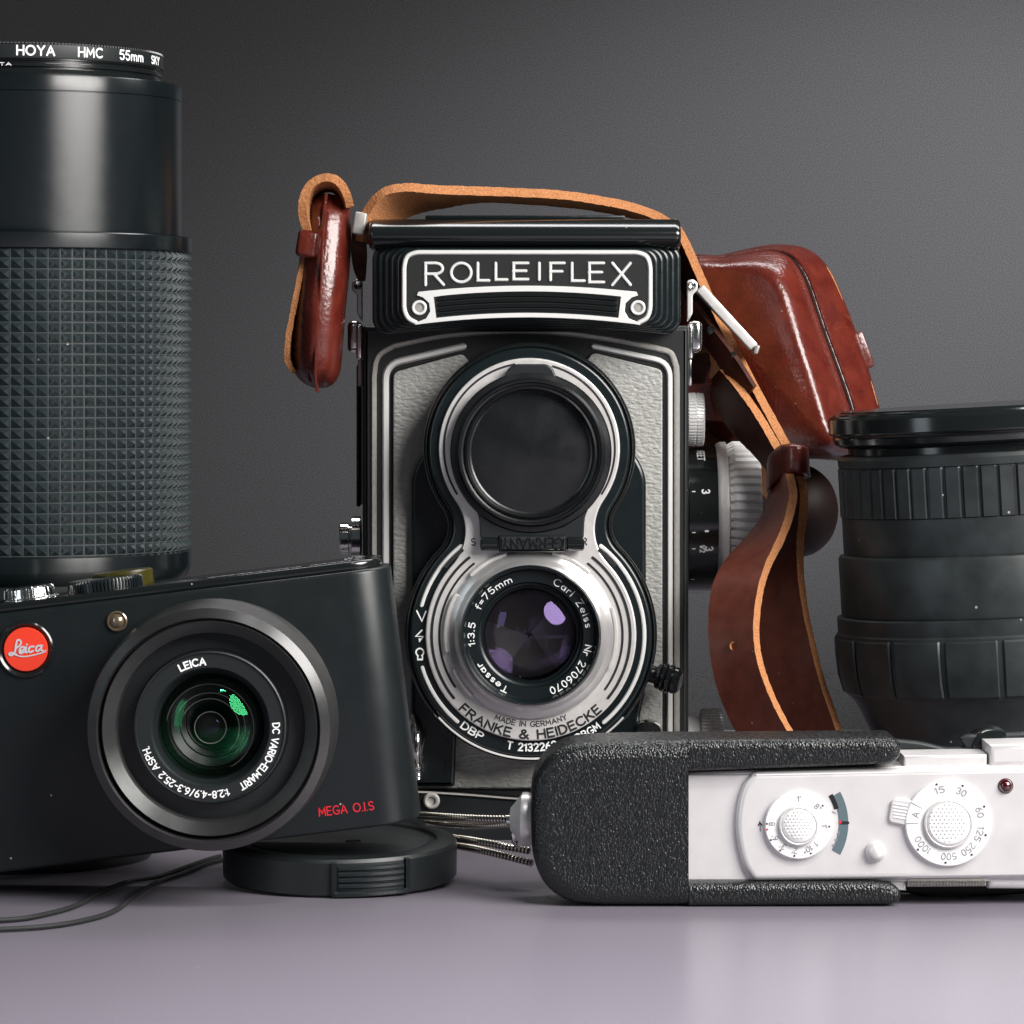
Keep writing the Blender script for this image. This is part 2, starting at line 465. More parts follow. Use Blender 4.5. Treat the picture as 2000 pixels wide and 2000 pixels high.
# ------------------------------------------------------------------ materials
def mat(name, base, rough=.5, metal=0.0, var=0.0, vscale=400, bump=None, coat=0.0, coat_r=.1, specks=0.0, spec=.5, rvar=0.0, base2=None, aniso=0, vdetail=4, speckscale=500):
    m = bpy.data.materials.new(name); m.use_nodes = True; nt = m.node_tree; N = nt.nodes; L = nt.links
    b = N["Principled BSDF"]
    b.inputs["Base Color"].default_value = (*base, 1); b.inputs["Roughness"].default_value = rough
    b.inputs["Metallic"].default_value = metal; b.inputs["Coat Weight"].default_value = coat; b.inputs["Coat Roughness"].default_value = coat_r
    b.inputs["Specular IOR Level"].default_value = spec; b.inputs["Anisotropic"].default_value = aniso
    tc = N.new("ShaderNodeTexCoord"); col = None
    if var or base2:
        n = N.new("ShaderNodeTexNoise"); n.inputs["Scale"].default_value = vscale; n.inputs["Detail"].default_value = vdetail
        L.new(tc.outputs["Object"], n.inputs["Vector"])
        r = N.new("ShaderNodeValToRGB"); r.color_ramp.elements[0].position = .32; r.color_ramp.elements[1].position = .68
        b2 = base2 or tuple(min(1, c * (1 + var)) for c in base); b1 = base if base2 else tuple(c * (1 - var) for c in base)
        r.color_ramp.elements[0].color = (*b1, 1); r.color_ramp.elements[1].color = (*b2, 1)
        L.new(n.outputs["Fac"], r.inputs["Fac"]); L.new(r.outputs["Color"], b.inputs["Base Color"]); col = r.outputs["Color"]
    if rvar:
        n = N.new("ShaderNodeTexNoise"); n.inputs["Scale"].default_value = vscale * .4; n.inputs["Detail"].default_value = 5
        L.new(tc.outputs["Object"], n.inputs["Vector"])
        mr = N.new("ShaderNodeMapRange"); mr.inputs["From Min"].default_value = .3; mr.inputs["From Max"].default_value = .7
        mr.inputs["To Min"].default_value = max(0.02, rough - rvar); mr.inputs["To Max"].default_value = rough + rvar
        L.new(n.outputs["Fac"], mr.inputs["Value"]); L.new(mr.outputs["Result"], b.inputs["Roughness"])
    if specks:
        v = N.new("ShaderNodeTexVoronoi"); v.inputs["Scale"].default_value = speckscale
        L.new(tc.outputs["Object"], v.inputs["Vector"])
        sx = N.new("ShaderNodeSeparateColor"); L.new(v.outputs["Color"], sx.inputs[0])
        g1 = N.new("ShaderNodeMath"); g1.operation = 'GREATER_THAN'; g1.inputs[1].default_value = 1 - specks; L.new(sx.outputs[0], g1.inputs[0])
        g2 = N.new("ShaderNodeMath"); g2.operation = 'LESS_THAN'; g2.inputs[1].default_value = .13; L.new(v.outputs["Distance"], g2.inputs[0])
        mu = N.new("ShaderNodeMath"); mu.operation = 'MULTIPLY'; L.new(g1.outputs[0], mu.inputs[0]); L.new(g2.outputs[0], mu.inputs[1])
        mx = N.new("ShaderNodeMix"); mx.data_type = 'RGBA'; mx.inputs[7].default_value = (.35, .33, .30, 1)
        if col: L.new(col, mx.inputs[6])
        else: mx.inputs[6].default_value = (*base, 1)
        L.new(mu.outputs[0], mx.inputs[0]); L.new(mx.outputs[2], b.inputs["Base Color"])
    if bump:
        kind, sc, st, dist = bump[:4]
        if kind == 'noise':
            n = N.new("ShaderNodeTexNoise"); n.inputs["Scale"].default_value = sc; n.inputs["Detail"].default_value = 5; out = n.outputs["Fac"]
            L.new(tc.outputs["Object"], n.inputs["Vector"])
        elif kind == 'leather':      # pebbled cells broken by noise
            n0 = N.new("ShaderNodeTexNoise"); n0.inputs["Scale"].default_value = sc * .6; L.new(tc.outputs["Object"], n0.inputs["Vector"])
            mp = N.new("ShaderNodeMapping"); mp.inputs["Scale"].default_value = bump[4] if len(bump) > 4 else (1, 1, 1)
            L.new(tc.outputs["Object"], mp.inputs["Vector"])
            ad = N.new("ShaderNodeMix"); ad.data_type = 'RGBA'; ad.blend_type = 'ADD'; ad.inputs[0].default_value = 1.2 / sc
            L.new(mp.outputs[0], ad.inputs[6]); L.new(n0.outputs["Color"], ad.inputs[7])
            v = N.new("ShaderNodeTexVoronoi"); v.feature = 'SMOOTH_F1'; v.inputs["Scale"].default_value = sc; v.inputs["Smoothness"].default_value = .35
            L.new(ad.outputs[2], v.inputs["Vector"])
            iv = N.new("ShaderNodeMath"); iv.operation = 'MULTIPLY'; iv.inputs[1].default_value = -1; L.new(v.outputs["Distance"], iv.inputs[0]); out = iv.outputs[0]
        elif kind == 'wave':
            n = N.new("ShaderNodeTexWave"); n.inputs["Scale"].default_value = sc; n.inputs["Distortion"].default_value = 9; n.inputs["Detail"].default_value = 2.5
            n.inputs["Detail Scale"].default_value = 2.2; n.bands_direction = 'Z'
            L.new(tc.outputs["Object"], n.inputs["Vector"]); out = n.outputs["Fac"]
        bp = N.new("ShaderNodeBump"); bp.inputs["Strength"].default_value = st; bp.inputs["Distance"].default_value = dist
        L.new(out, bp.inputs["Height"]); L.new(bp.outputs[0], b.inputs["Normal"]); L.new(bp.outputs[0], b.inputs["Coat Normal"])
    return m

def glass_coat(name, tint, amount, rough=.02, body=None):
    """coated lens glass: mostly clear, with a faint coloured mirror; body = colour of an opaque dark element instead"""
    m = bpy.data.materials.new(name); m.use_nodes = True; nt = m.node_tree; N = nt.nodes; L = nt.links
    N.remove(N["Principled BSDF"]); out = N["Material Output"]
    g = N.new("ShaderNodeBsdfGlossy"); g.inputs["Color"].default_value = (*tint, 1); g.inputs["Roughness"].default_value = rough
    if body: t = N.new("ShaderNodeBsdfDiffuse"); t.inputs["Color"].default_value = (*body, 1)
    else: t = N.new("ShaderNodeBsdfTransparent")
    lw = N.new("ShaderNodeFresnel"); lw.inputs["IOR"].default_value = 1.5
    ad = N.new("ShaderNodeMath"); ad.operation = 'MULTIPLY'; ad.inputs[1].default_value = amount; L.new(lw.outputs[0], ad.inputs[0])
    mx = N.new("ShaderNodeMixShader"); L.new(ad.outputs[0], mx.inputs[0]); L.new(t.outputs[0], mx.inputs[1]); L.new(g.outputs[0], mx.inputs[2])
    L.new(mx.outputs[0], out.inputs["Surface"])
    return m

def turned(m, axis='Z', amount=.85, rot=0.0):
    nt = m.node_tree; t = nt.nodes.new("ShaderNodeTangent"); t.direction_type = 'RADIAL'; t.axis = axis
    b = nt.nodes["Principled BSDF"]; b.inputs["Anisotropic"].default_value = amount; b.inputs["Anisotropic Rotation"].default_value = rot
    nt.links.new(t.outputs[0], b.inputs["Tangent"]); return m
M_ = {}
M_['turned_silver'] = turned(mat("lathe_turned_silver", (.76, .75, .74), .34, metal=.8, rvar=.04, vscale=900), 'Y', .8, .25)
M_['gunmetal'] = turned(mat('gunmetal_ring', (.10, .10, .10), .36, metal=.85, rvar=.03, vscale=1200), 'Y', .7, .25)
M_['barrel'] = turned(mat("turned_black_barrel", (.004, .007, .008), .30, rvar=.02, vscale=900, spec=.7), amount=.9, rot=.25)
M_['leather_soot'] = mat("near_black_leather", (.012, .004, .003), .6, bump=('noise', 1500, .35, .00012), spec=.3)
M_['dust'] = mat("dusty_groove", (.07, .085, .088), .7)

M_['table'] = mat("pale_lavender_table", (.205, .186, .224), .30, specks=.010, speckscale=260, var=.14, vscale=2300, bump=('noise', 1800, .25, .00005), spec=.5)
M_['backdrop'] = mat("grey_paper", (.034, .034, .036), .9, var=.40, vscale=1900, vdetail=6, bump=('noise', 1500, .4, .0002), spec=.2)
M_['black_satin'] = mat("black_satin_metal", (.006, .010, .011), .25, rvar=.03, vscale=900, spec=.5)
M_['black_gloss'] = mat("black_gloss_enamel", (.008, .010, .010), .16, spec=.7, specks=.012, speckscale=700)
M_['black_matte'] = mat("black_matte_plastic", (.009, .012, .013), .42, bump=('noise', 6000, .3, .00004), spec=.5, specks=.004, speckscale=600)
M_['black_paint'] = mat("black_crackle_paint", (.012, .013, .013), .44, bump=('noise', 3500, .5, .00006), spec=.5, specks=.01, speckscale=900)
M_['rubber'] = mat("black_rubber", (.018, .026, .028), .33, bump=('noise', 3000, .25, .00005), spec=.55, specks=.02, speckscale=500)
M_['dusty'] = mat("dusty_black_rubber", (.018, .023, .024), .44, var=.35, vscale=180, bump=('noise', 5000, .3, .00004), spec=.5, specks=.05, speckscale=420)
M_['leather_grey'] = mat("grey_leatherette", (.36, .36, .34), .5, var=.08, vscale=900, bump=('leather', 1250, .9, .0003, (.55, 1, 1.2)), spec=.4)
M_['leather_black'] = mat("black_pebbled_leather", (.006, .0075, .008), .30, rvar=.08, vscale=2500, bump=('leather', 1900, .8, .00022, (1.25, 1, .85)), spec=.5)
M_['chrome'] = mat("polished_chrome", (.82, .82, .80), .14, metal=1, rvar=.05, vscale=1500)
M_['satin'] = mat("satin_silver", (.76, .74, .72), .36, metal=.45, var=.05, vscale=700, rvar=.05, bump=('noise', 5000, .15, .00003))
M_['silver_paint'] = mat("silver_trim", (.80, .80, .78), .32, metal=.2)
M_['dull_silver'] = mat("dull_grey_trim", (.40, .39, .36), .42, metal=.35, var=.1, vscale=900)
M_['aluminium'] = mat("pale_anodised_aluminium", (.70, .685, .68), .36, metal=.4, var=.03, vscale=260, rvar=.06, specks=.02, speckscale=600)
M_['aluminium_dial'] = mat("engraved_aluminium", (.82, .82, .81), .36, metal=.2)
M_['dimple'] = mat("dimpled_aluminium", (.80, .79, .76), .32, metal=.4, bump=('leather', 1700, .5, .00012))
M_['brass'] = mat("worn_brass", (.50, .44, .25), .3, metal=1)
M_['chain_metal'] = mat('warm_nickel_chain', (.62, .58, .50), .24, metal=1)
M_['leather_brown'] = mat("oxblood_brown_leather", (.080, .010, .006), .30, base2=(.125, .019, .011), vscale=200, coat=.28, coat_r=.2, rvar=.07, bump=('leather', 1100, .42, .00016, (1, 1, .8)), spec=.5, specks=.02, speckscale=650)
def wear(m, color, scale, lo, hi, fac, stretch=(1, 1, 1)):
    nt = m.node_tree; N = nt.nodes; L = nt.links; b = N["Principled BSDF"]; old = b.inputs["Base Color"].links[0].from_socket
    tc = N.new("ShaderNodeTexCoord"); mp = N.new("ShaderNodeMapping"); mp.inputs["Scale"].default_value = stretch; mp.inputs["Rotation"].default_value = (0, .5, 0)
    L.new(tc.outputs["Object"], mp.inputs[0])
    n = N.new("ShaderNodeTexNoise"); n.inputs["Scale"].default_value = scale; n.inputs["Detail"].default_value = 8; n.inputs["Roughness"].default_value = .7; n.inputs["Distortion"].default_value = .8
    L.new(mp.outputs[0], n.inputs["Vector"])
    r = N.new("ShaderNodeMapRange"); r.inputs["From Min"].default_value = lo; r.inputs["From Max"].default_value = hi; r.inputs["To Max"].default_value = fac
    L.new(n.outputs["Fac"], r.inputs["Value"]); mx = N.new("ShaderNodeMix"); mx.data_type = 'RGBA'; mx.inputs[7].default_value = (*color, 1)
    L.new(r.outputs["Result"], mx.inputs[0]); L.new(old, mx.inputs[6]); L.new(mx.outputs[2], b.inputs["Base Color"])
wear(M_['leather_brown'], (.34, .12, .04), 55, .62, .76, .5, (1, 1, 2.2))
wear(M_['leather_brown'], (.025, .005, .003), 130, .60, .70, .35, (.5, 1, 3))
M_['leather_strap'] = mat("worn_brown_strap_leather", (.125, .026, .014), .42, base2=(.18, .042, .023), vscale=320, rvar=.06, bump=('noise', 1600, .4, .00014), spec=.45, specks=.02, speckscale=650)
M_['leather_dark'] = mat("dark_brown_leather", (.034, .008, .005), .46, base2=(.07, .018, .010), vscale=300, coat=0, bump=('noise', 1500, .35, .00012), spec=.22)
M_['suede'] = mat("tan_suede", (.34, .135, .055), .95, base2=(.54, .245, .105), vscale=2600, vdetail=6, bump=('noise', 1900, .9, .0003), spec=.15)
M_['suede_dark'] = mat("worn_brown_suede", (.20, .085, .042), .95, base2=(.34, .16, .085), vscale=2200, vdetail=6, bump=('noise', 2200, .9, .0002), spec=.15)
M_['camera_skin'] = mat('fine_black_lacquer', (.007, .010, .011), .36, rvar=.03, vscale=500, spec=.4, bump=('noise', 7000, .3, .00003), specks=.004, speckscale=600)
M_['cover'] = mat('smudged_black_cover', (.008, .009, .010), .30, rvar=.10, vscale=300, spec=.55, specks=.006, speckscale=700)
M_['void'] = mat('lens_interior_black', (.003, .004, .004), .35, spec=.25)
M_['white_print'] = mat("white_print", (.86, .87, .86), .6)
M_['black_print'] = mat("black_print", (.012, .012, .014), .5)
M_['grey_print'] = mat("grey_print", (.22, .22, .24), .6)
M_['red_print'] = mat("red_print", (.62, .012, .025), .5)
M_['red_badge'] = mat("red_enamel", (.80, .050, .022), .32, coat=.3)
M_['badge_script'] = mat("silver_script", (.62, .62, .66), .45, metal=.3)
M_['jewel'] = mat("dark_red_glass", (.045, .002, .004), .06, coat=1, coat_r=.02)
M_['slate'] = mat("slate_blue_enamel", (.085, .125, .14), .4)
M_['yellow_glass'] = mat("olive_yellow_plastic", (.040, .034, .003), .3)
M_['cord'] = mat("black_cord", (.010, .011, .012), .7, bump=('noise', 3000, .5, .0001))
M_['blade'] = mat("iris_blade_steel", (.07, .066, .058), .42, metal=.6)
M_['blade2'] = mat("iris_blade_steel_light", (.11, .105, .11), .42, metal=.5)
M_['glass_purple'] = glass_coat("purple_coated_glass", (.62, .45, 1.0), .75)
M_['glass_purple_in'] = glass_coat("purple_inner_glass", (.62, .42, 1.0), .8)
M_['glass_green'] = glass_coat("green_coated_glass", (.10, .95, .35), .75)
M_['glass_blue_in'] = glass_coat("blue_inner_glass", (.35, .42, 1.0), .45, body=(.022, .02, .02))
M_['sensor_glass'] = mat("amber_lamp_glass", (.20, .15, .10), .12, metal=.5, coat=1, coat_r=.03)

# ------------------------------------------------------------------ setting
def setting(name, V, Fc, m, **k):
    o = mesh_obj(name, V, Fc, m, None, **k); o['kind'] = 'structure'; return o
tb = rbox("tabletop", (0, 430, -12), (3000, 1420, 24), 2.5, M_['table'], None, segs=3); tb['kind'] = 'structure'
V = []; Fc = []; prof = []
for i in range(13):
    a = i / 12 * pi / 2; prof.append((1000 + 180 * math.sin(a), -150 + 180 * (1 - math.cos(a)) - 60))
prof = [(700, -210)] + prof + [(1180, 900), (1180, 1900)]
for y, z in prof: V += [(-1800, y + 570, z), (1800, y + 570, z)]
for i in range(len(prof) - 1): Fc.append([2 * i, 2 * i + 1, 2 * i + 3, 2 * i + 2])
setting("backdrop", V, Fc, M_['backdrop'])

# ================================================================== TALL ZOOM LENS (left)
Yc = 842; s = Yc / F
zc = lambda py: EYE - (py - HZ) * s
xc = (30 - 1000) * s
zl = thing("zoom_lens", "tall black zoom lens standing on end with pyramid-studded rubber grip", "camera lens", (xc, Yc, 0))
O = (xc, Yc, 0); UP = (0, 0, 1)
def vl(name, pts, m, **k): return lathe(name, [(r * s, z if mm else zc(z)) for r, z, mm in [(p[0], p[1], len(p) > 2) for p in pts]], O, UP, m, zl, **k)
vl("mount", [(262, 0.0, 1), (268, 1.0, 1), (268, 14.0, 1), (292, 15.0, 1), (296, 17.0, 1), (296, 1180), (322, 1172), (328, 1166), (328, 1128)], M_['black_matte'], n=128)
vl("lower_collar", [(326, 1130), (336, 1122), (343, 1106), (344, 1100), (344, 1075), (336, 1072)], M_['barrel'], n=128)
vl("middle_collar", [(332, 496), (343, 493), (344, 491), (344, 466), (342, 464), (330, 463.5)], M_['barrel'], n=128)
vl("barrel", [(322, 470), (323.5, 463), (324, 460), (324, 201), (322, 200), (322, 199), (324, 198), (324, 172), (322, 169), (288, 167), (284, 165)], M_['barrel'], n=144, ang=40)
vl("front_ring", [(282, 167), (283, 156), (280, 155), (280, 152), (285, 151), (285, 146), (279, 144), (279, 140), (284, 139), (284, 133)], M_['black_gloss'], n=128)
fr = vl("filter_ring", [(280, 137), (287, 136), (287.5, 134), (287.5, 110), (286, 108), (280, 106), (276, 106), (276, 120), (262, 124), (0, 124)], M_['black_matte'], n=144)
# fine milling at the top edge of the filter ring
mb = MB()
for i in range(260):
    a = 2 * pi * i / 260
    if math.sin(a) > .3: continue
    d = Vector((math.cos(a), math.sin(a), 0)); t = Vector((-d.y, d.x, 0)); r = 287.0 * s
    z0, z1 = zc(110.5), zc(107.0); b = Vector(O)
    q = [b + d * r - t * .16 + Vector((0, 0, z0)), b + d * r + t * .16 + Vector((0, 0, z0)), b + d * (r - .1) + t * .16 + Vector((0, 0, z1)), b + d * (r - .1) - t * .16 + Vector((0, 0, z1)),
         b + d * (r + .2) + Vector((0, 0, z0)), b + d * (r + .1) + Vector((0, 0, z1))]
    mb.add(q, [[0, 4, 5, 3], [4, 1, 2, 5], [0, 1, 4], [3, 5, 2]])
o = mb.build("milling", M_['black_satin'], fr, smooth=False); o['kind'] = 'stuff'
# grip: rows of pyramids with real points
mb = MB(); NC, NR = 90, 29; z_top, z_bot = zc(494), zc(1071); rb, rt = 334.5 * s, 345.5 * s
def cp(a, z, r): return (xc + r * math.cos(a), Yc + r * math.sin(a), z)
for j in range(NR):
    za = z_top + (z_bot - z_top) * j / NR; zb = z_top + (z_bot - z_top) * (j + 1) / NR
    for i in range(NC):
        a0 = 2 * pi * i / NC; a1 = 2 * pi * (i + 1) / NC; g = (a1 - a0) * .045; gz = (za - zb) * .045
        q = [cp(a0 + g, za - gz, rb), cp(a1 - g, za - gz, rb), cp(a1 - g, zb + gz, rb), cp(a0 + g, zb + gz, rb), cp((a0 + a1) / 2, (za + zb) / 2, rt),
             cp(a0, za, rb + .12), cp(a1, za, rb + .12), cp(a1, zb, rb + .12), cp(a0, zb, rb + .12)]
        mb.add(q, [[4, 1, 0], [4, 2, 1], [4, 3, 2], [4, 0, 3]]); mb.add(q, [[0, 1, 6, 5], [1, 2, 7, 6], [2, 3, 8, 7], [3, 0, 5, 8]], 1)
grip = mb.build("rubber_grip", [M_['rubber'], M_['dust']], zl, smooth=False)
vl("grip_sleeve", [(333, 1073), (335, 1072), (335, 493), (333, 492)], M_['rubber'], n=90)
# lettering round the filter ring
mb = MB()
def cyl_text(mb, txt, a_mid, span, size, zpx, r, w):
    mb.cut(); tw = text_width(txt, .26)
    for l in text_lines(txt, .26):
        P = []; Nn = []
        for u, v in l:
            a = math.radians(a_mid + (u / tw - .5) * span)
            d = Vector((math.sin(a), -math.cos(a), 0)); P.append(Vector(O) + d * (r * s + .01) + Vector((0, 0, zc(zpx) + v * size * s))); Nn.append(d)
        if len(P) > 1: stroke_geo(mb, P, w * s, .03, nrm=Nn, round_=False)
cyl_text(mb, "HOYA", 15.2, 14.0, 17, 130.5, 287.5, 3.6)
cyl_text(mb, "HMC", 37.0, 10.2, 17, 130.5, 287.5, 3.2)
cyl_text(mb, "55mm", 58.0, 14.2, 17, 130.5, 287.5, 3.2)
cyl_text(mb, "SKYLIGHT", 85.0, 25, 14, 130.5, 287.5, 3.0) if False else cyl_text(mb, "SKY", 77.0, 9, 14, 130.5, 287.5, 3.0)
cyl_text(mb, "MINOLTA", -1.5, 15, 5, 150.6, 285.3, 1.4)
mb.build("lettering", M_['white_print'], fr)

# ================================================================== WIDE LENS (right)
Yc2 = 864; s2 = Yc2 / F; ang = math.radians(-3.2)
ax2 = Vector((math.sin(ang), 0, math.cos(ang)))
base2 = W(1972, 1637, Yc2); base2.z = 2.4
sl = thing("wide_lens", "squat dusty black lens with ribbed rings and push-on front cap", "camera lens", (base2.x, Yc2, 0))
H = lambda py: (1640 - py) * s2
def v2(name, pts, m, **k): return lathe(name, [(r * s2, H(z)) for r, z in pts], base2, ax2, m, sl, **k)
v2("mount", [(250, 1640), (256, 1630), (258, 1450), (262, 1418), (270, 1400), (276, 1384), (286, 1366), (298, 1350), (304, 1338)], M_['dusty'], n=128)
v2("zoom_ring", [(298, 1352), (306, 1340), (313, 1306), (315, 1270), (315, 1232), (312, 1228)], M_['dusty'], n=144)
e1 = (Vector((1, 0, 0)) - ax2 * ax2.x).normalized(); e2 = ax2.cross(e1)
for i in range(18):                                            # broad raised pads on the lower ring
    a0 = math.radians(-96.8 + 20 * i + .9); a1 = math.radians(-96.8 + 20 * i + 19.1)
    rows = [(1347, 303), (1342, 309), (1310, 317), (1270, 319.5), (1240, 319.5), (1236, 317)]; K = 9; V = []
    for py, r in rows:
        for k in range(K + 1):
            a = a0 + (a1 - a0) * k / K; rr = r - (2.6 if k in (0, K) else 0)
            if k == 1: a = a0 + (a1 - a0) * .03
            if k == K - 1: a = a0 + (a1 - a0) * .97
            V.append(base2 + ax2 * H(py) + (e1 * math.cos(a) + e2 * math.sin(a)) * rr * s2)
    Fc = [[r * (K + 1) + k, r * (K + 1) + k + 1, (r + 1) * (K + 1) + k + 1, (r + 1) * (K + 1) + k] for r in range(len(rows) - 1) for k in range(K)]
    pm = MB(); pm.add(V, Fc); pm.build("grip_pad", M_['dusty'], sl, angle=30)
v2("switch_band", [(304, 1234), (311, 1231), (312, 1227), (312, 1200), (308, 1198), (300, 1197)], M_['dusty'], n=128)
v2("middle_barrel", [(294, 1200), (302, 1196), (303, 1192), (303, 1086), (300, 1080), (290, 1078)], M_['dusty'], n=128)
v2("focus_barrel", [(284, 1084), (290, 1080), (292, 1074), (292, 1006), (289, 1005), (289, 910), (293, 907), (294, 893), (290, 886), (278, 884)], M_['dusty'], n=128)
v2("focus_ring", [(289, 1006), (294.5, 1004), (294.5, 911), (290, 908)], M_['dusty'], teeth=(54, .75, (1, 2), .7), ang=25)
v2("neck", [(272, 890), (272, 862)], M_['black_gloss'], n=96)
v2("front_cap", [(274, 872), (290, 868), (299, 862), (302, 852), (300, 848), (302, 845), (307, 843), (308.5, 840), (308.5, 814), (306, 810), (303, 807), (299, 807), (298, 804), (288, 802), (286, 799), (0, 799)], M_['black_gloss'], n=160, ang=25)

# ================================================================== TWIN-LENS CAMERA
rc = thing("twin_lens_camera", "old grey and black twin-lens reflex camera standing upright in the middle", "camera", (3.6, 925, 0))
mb = MB(); YB = 880
plate_geo(mb, rrect(708, 636, 1345, 1643.6, (6, 6, 4, 4)), YB, 74, bev=1.2)
body = mb.build("body", M_['black_paint'], rc)
# bottom apron: curved glossy black skirt
plate("base_skirt", round_path([(800, 1548), (900, 1552), (1035, 1562), (1180, 1556), (1325, 1548), (1338, 1560), (1338, 1660), (720, 1660), (720, 1548)], 4, True), 872, 8.2, M_['black_gloss'], rc, bev=.8)
stroke("skirt_rim", [crom([(722, 1546), (820, 1547), (920, 1553), (1035, 1561), (1150, 1556), (1250, 1549), (1336, 1546)], 5)], 4, 871.8, .5, M_['dull_silver'], rc)
sc = flathe("screw", 843, 1564, 871.5, [(16, 872.2), (16, 871.3), (13, 870.9), (9, 871.0), (8, 871.7), (0, 871.7)], M_['dull_silver'], rc, n=32)
# trims
arch = crom([(770, 675), (857, 657), (960, 648.5), (1032, 647), (1110, 651), (1209, 665), (1285, 681)], 5)
outer = [(730, 1545), (730, 900), (730, 735)] + [tuple(p) for p in crom([(731, 715), (742, 692), (770, 675)], 5)][1:] + [tuple(p) for p in arch[1:]] + [tuple(p) for p in crom([(1285, 681), (1310, 690), (1321, 716)], 5)][1:] + [(1322, 740), (1322, 1100), (1322, 1545)]
stroke("outer_trim", [subdiv_line(outer, step=40)], 11.5, 880, .7, M_['dull_silver'], rc)
stroke("inner_trim", [round_path([(753, 1540), (753, 712), (905, 677)], 30)], 13.5, 880, .9, M_['silver_paint'], rc)
stroke("inner_trim", [round_path([(1308, 1540), (1308, 708), (1161, 677)], 30)], 11.5, 880, .9, M_['silver_paint'], rc)
lp = round_path([(768, 1540), (768, 727), (904, 690), (920, 712), (1140, 712), (1158, 688), (1294, 722), (1294, 1540)], [2, 12, 10, 4, 4, 10, 12, 2], True)
plate("leatherette", lp, 879.1, 1.0, M_['leather_grey'], rc, bev=.35)
stroke("leatherette_rim", [lp], 4, 879.9, .6, M_['black_gloss'], rc, closed=True)
# black fairings beside and below the lenses
fair = round_path([(803, 1500), (803, 925), (830, 880), (1236, 880), (1262, 925), (1262, 1500)], [4, 40, 20, 20, 40, 4], True)
hole = rrect(893, 1440, 1168, 1499, 3)
fo = round_path([(803, 1536), (803, 925), (830, 880), (1236, 880), (1262, 925), (1262, 1340), (1250, 1400), (1250, 1536), (1176, 1536), (1172, 1400), (892, 1400), (888, 1536)], [4, 40, 20, 20, 40, 20, 6, 4, 4, 10, 10, 4], True)
plate("fairing", fo, 876.4, 3.2, M_['black_satin'], rc, bev=.9)
# flash socket and lever bits low on the front
flathe("flash_socket", 1268, 1432, 874, [(26, 879), (26, 875), (22, 874.2), (12, 874.2), (11, 877), (0, 877)], M_['chrome'], rc, n=40, )
# 8-shaped lens board
def eight(c1, r1, c2, r2, rf, n=40):
    c1 = Vector(c1); c2 = Vector(c2); d = (c2 - c1).length
    a = ((r1 + rf) ** 2 - (r2 + rf) ** 2 + d * d) / (2 * d); X = math.sqrt((r1 + rf) ** 2 - a * a)
    u = (c2 - c1) / d; v = Vector((u.y, -u.x))
    if v.x < 0: v = -v
    fr_, fl = c1 + u * a + v * X, c1 + u * a - v * X
    def arc(c, r, p, q, cw_big, n):
        a0 = math.atan2(p.y - c.y, p.x - c.x); a1 = math.atan2(q.y - c.y, q.x - c.x)
        while a1 < a0: a1 += 2 * pi
        if not cw_big: a1 -= 2 * pi
        return [(c.x + r * math.cos(a0 + (a1 - a0) * i / n), c.y + r * math.sin(a0 + (a1 - a0) * i / n)) for i in range(n)]
    t1r = c1 + (fr_ - c1).normalized() * r1; t2r = c2 + (fr_ - c2).normalized() * r2
    t1l = c1 + (fl - c1).normalized() * r1; t2l = c2 + (fl - c2).normalized() * r2
    P = arc(c1, r1, t1l, t1r, True, n * 2)
    P += arc(fr_, rf, t1r, t2r, False, n // 2)
    P += arc(c2, r2, t2r, t2l, True, n * 2)
    P += arc(fl, rf, t2l, t1l, False, n // 2)
    return P
CU, CLo = (1034, 876), (1037, 1241)
lb = plate("lens_board", eight(CU, 208, CLo, 247, 62), 868, 10, M_['black_gloss'], rc, bev=1.4, segs=4, holes=[circ(1036, 1241, 94)])
plate("lens_board_step", eight(CU, 197, CLo, 237, 70), 866.4, 1.55, M_['black_satin'], lb, bev=.6, holes=[circ(1036, 1241, 96)])
stroke("board_bead", [eight(CU, 201, CLo, 241, 66)], 3.5, 867.9, .45, M_['black_gloss'], lb, closed=True)
YS = 865.2
face = plate("silver_face", eight(CU, 177, CLo, 206, 100), YS, 1.15, M_['satin'], lb, bev=.35, holes=[circ(1036, 1241, 98)])
# pale ring round the lower half, broken for the symbols and the lettering
arcs = [circ(CLo[0], CLo[1], 221.5, 20, 128, 164.5), circ(CLo[0], CLo[1], 221.5, 20, 196.5, 229.5), circ(CLo[0], CLo[1], 221.5, 50, -50, 52)]
for a_ in arcs: stroke("silver_arc", [a_], 8, 866.35, .35, M_['silver_paint'], lb)
stroke("lower_edge_highlight", [circ(CLo[0], CLo[1], 241, 40, 222, 318)], 4.5, 866.9, .5, M_['silver_paint'], lb)  # silver line painted in for the highlight on the black board's lower edge
for r, w, a in ((213.5, 6.5, (129, 141)), (213.5, 6.5, (40, 51)), (194, 5.5, (128.5, 219)), (194, 5.5, (-39, 51.5)), (179, 4.5, (128.5, 214)), (179, 4.5, (-36, 51.5))):
    stroke("black_stripe", [circ(CLo[0], CLo[1], r, 40, *a)], w, YS - .01, .05, M_['black_print'], face, round_=False)
for r, w, a in ((167, 4, (100, 212)), (167, 4, (-32, 74))):
    stroke("black_stripe", [circ(CU[0], CU[1], r, 40, *a)], w, YS - .01, .05, M_['black_print'], face, round_=False)
mb = MB()
text_arc_geo(mb, "FRANKE & HEIDECKE", CLo[0], CLo[1], 201.5, 269.5, 16, YS - .01, 3.9, outward=False, a_span=87)
text_arc_geo(mb, "MADE IN GERMANY", CLo[0], CLo[1], 178, 270, 9.5, YS - .01, 1.9, outward=False, a_span=47)
text_flat_geo(mb, "S", 921, 1065, 13, YS - .01, 2.4)
text_flat_geo(mb, "R", 1138, 1064, 13, YS - .01, 2.4)
mb.build("lettering", M_['black_print'], face)
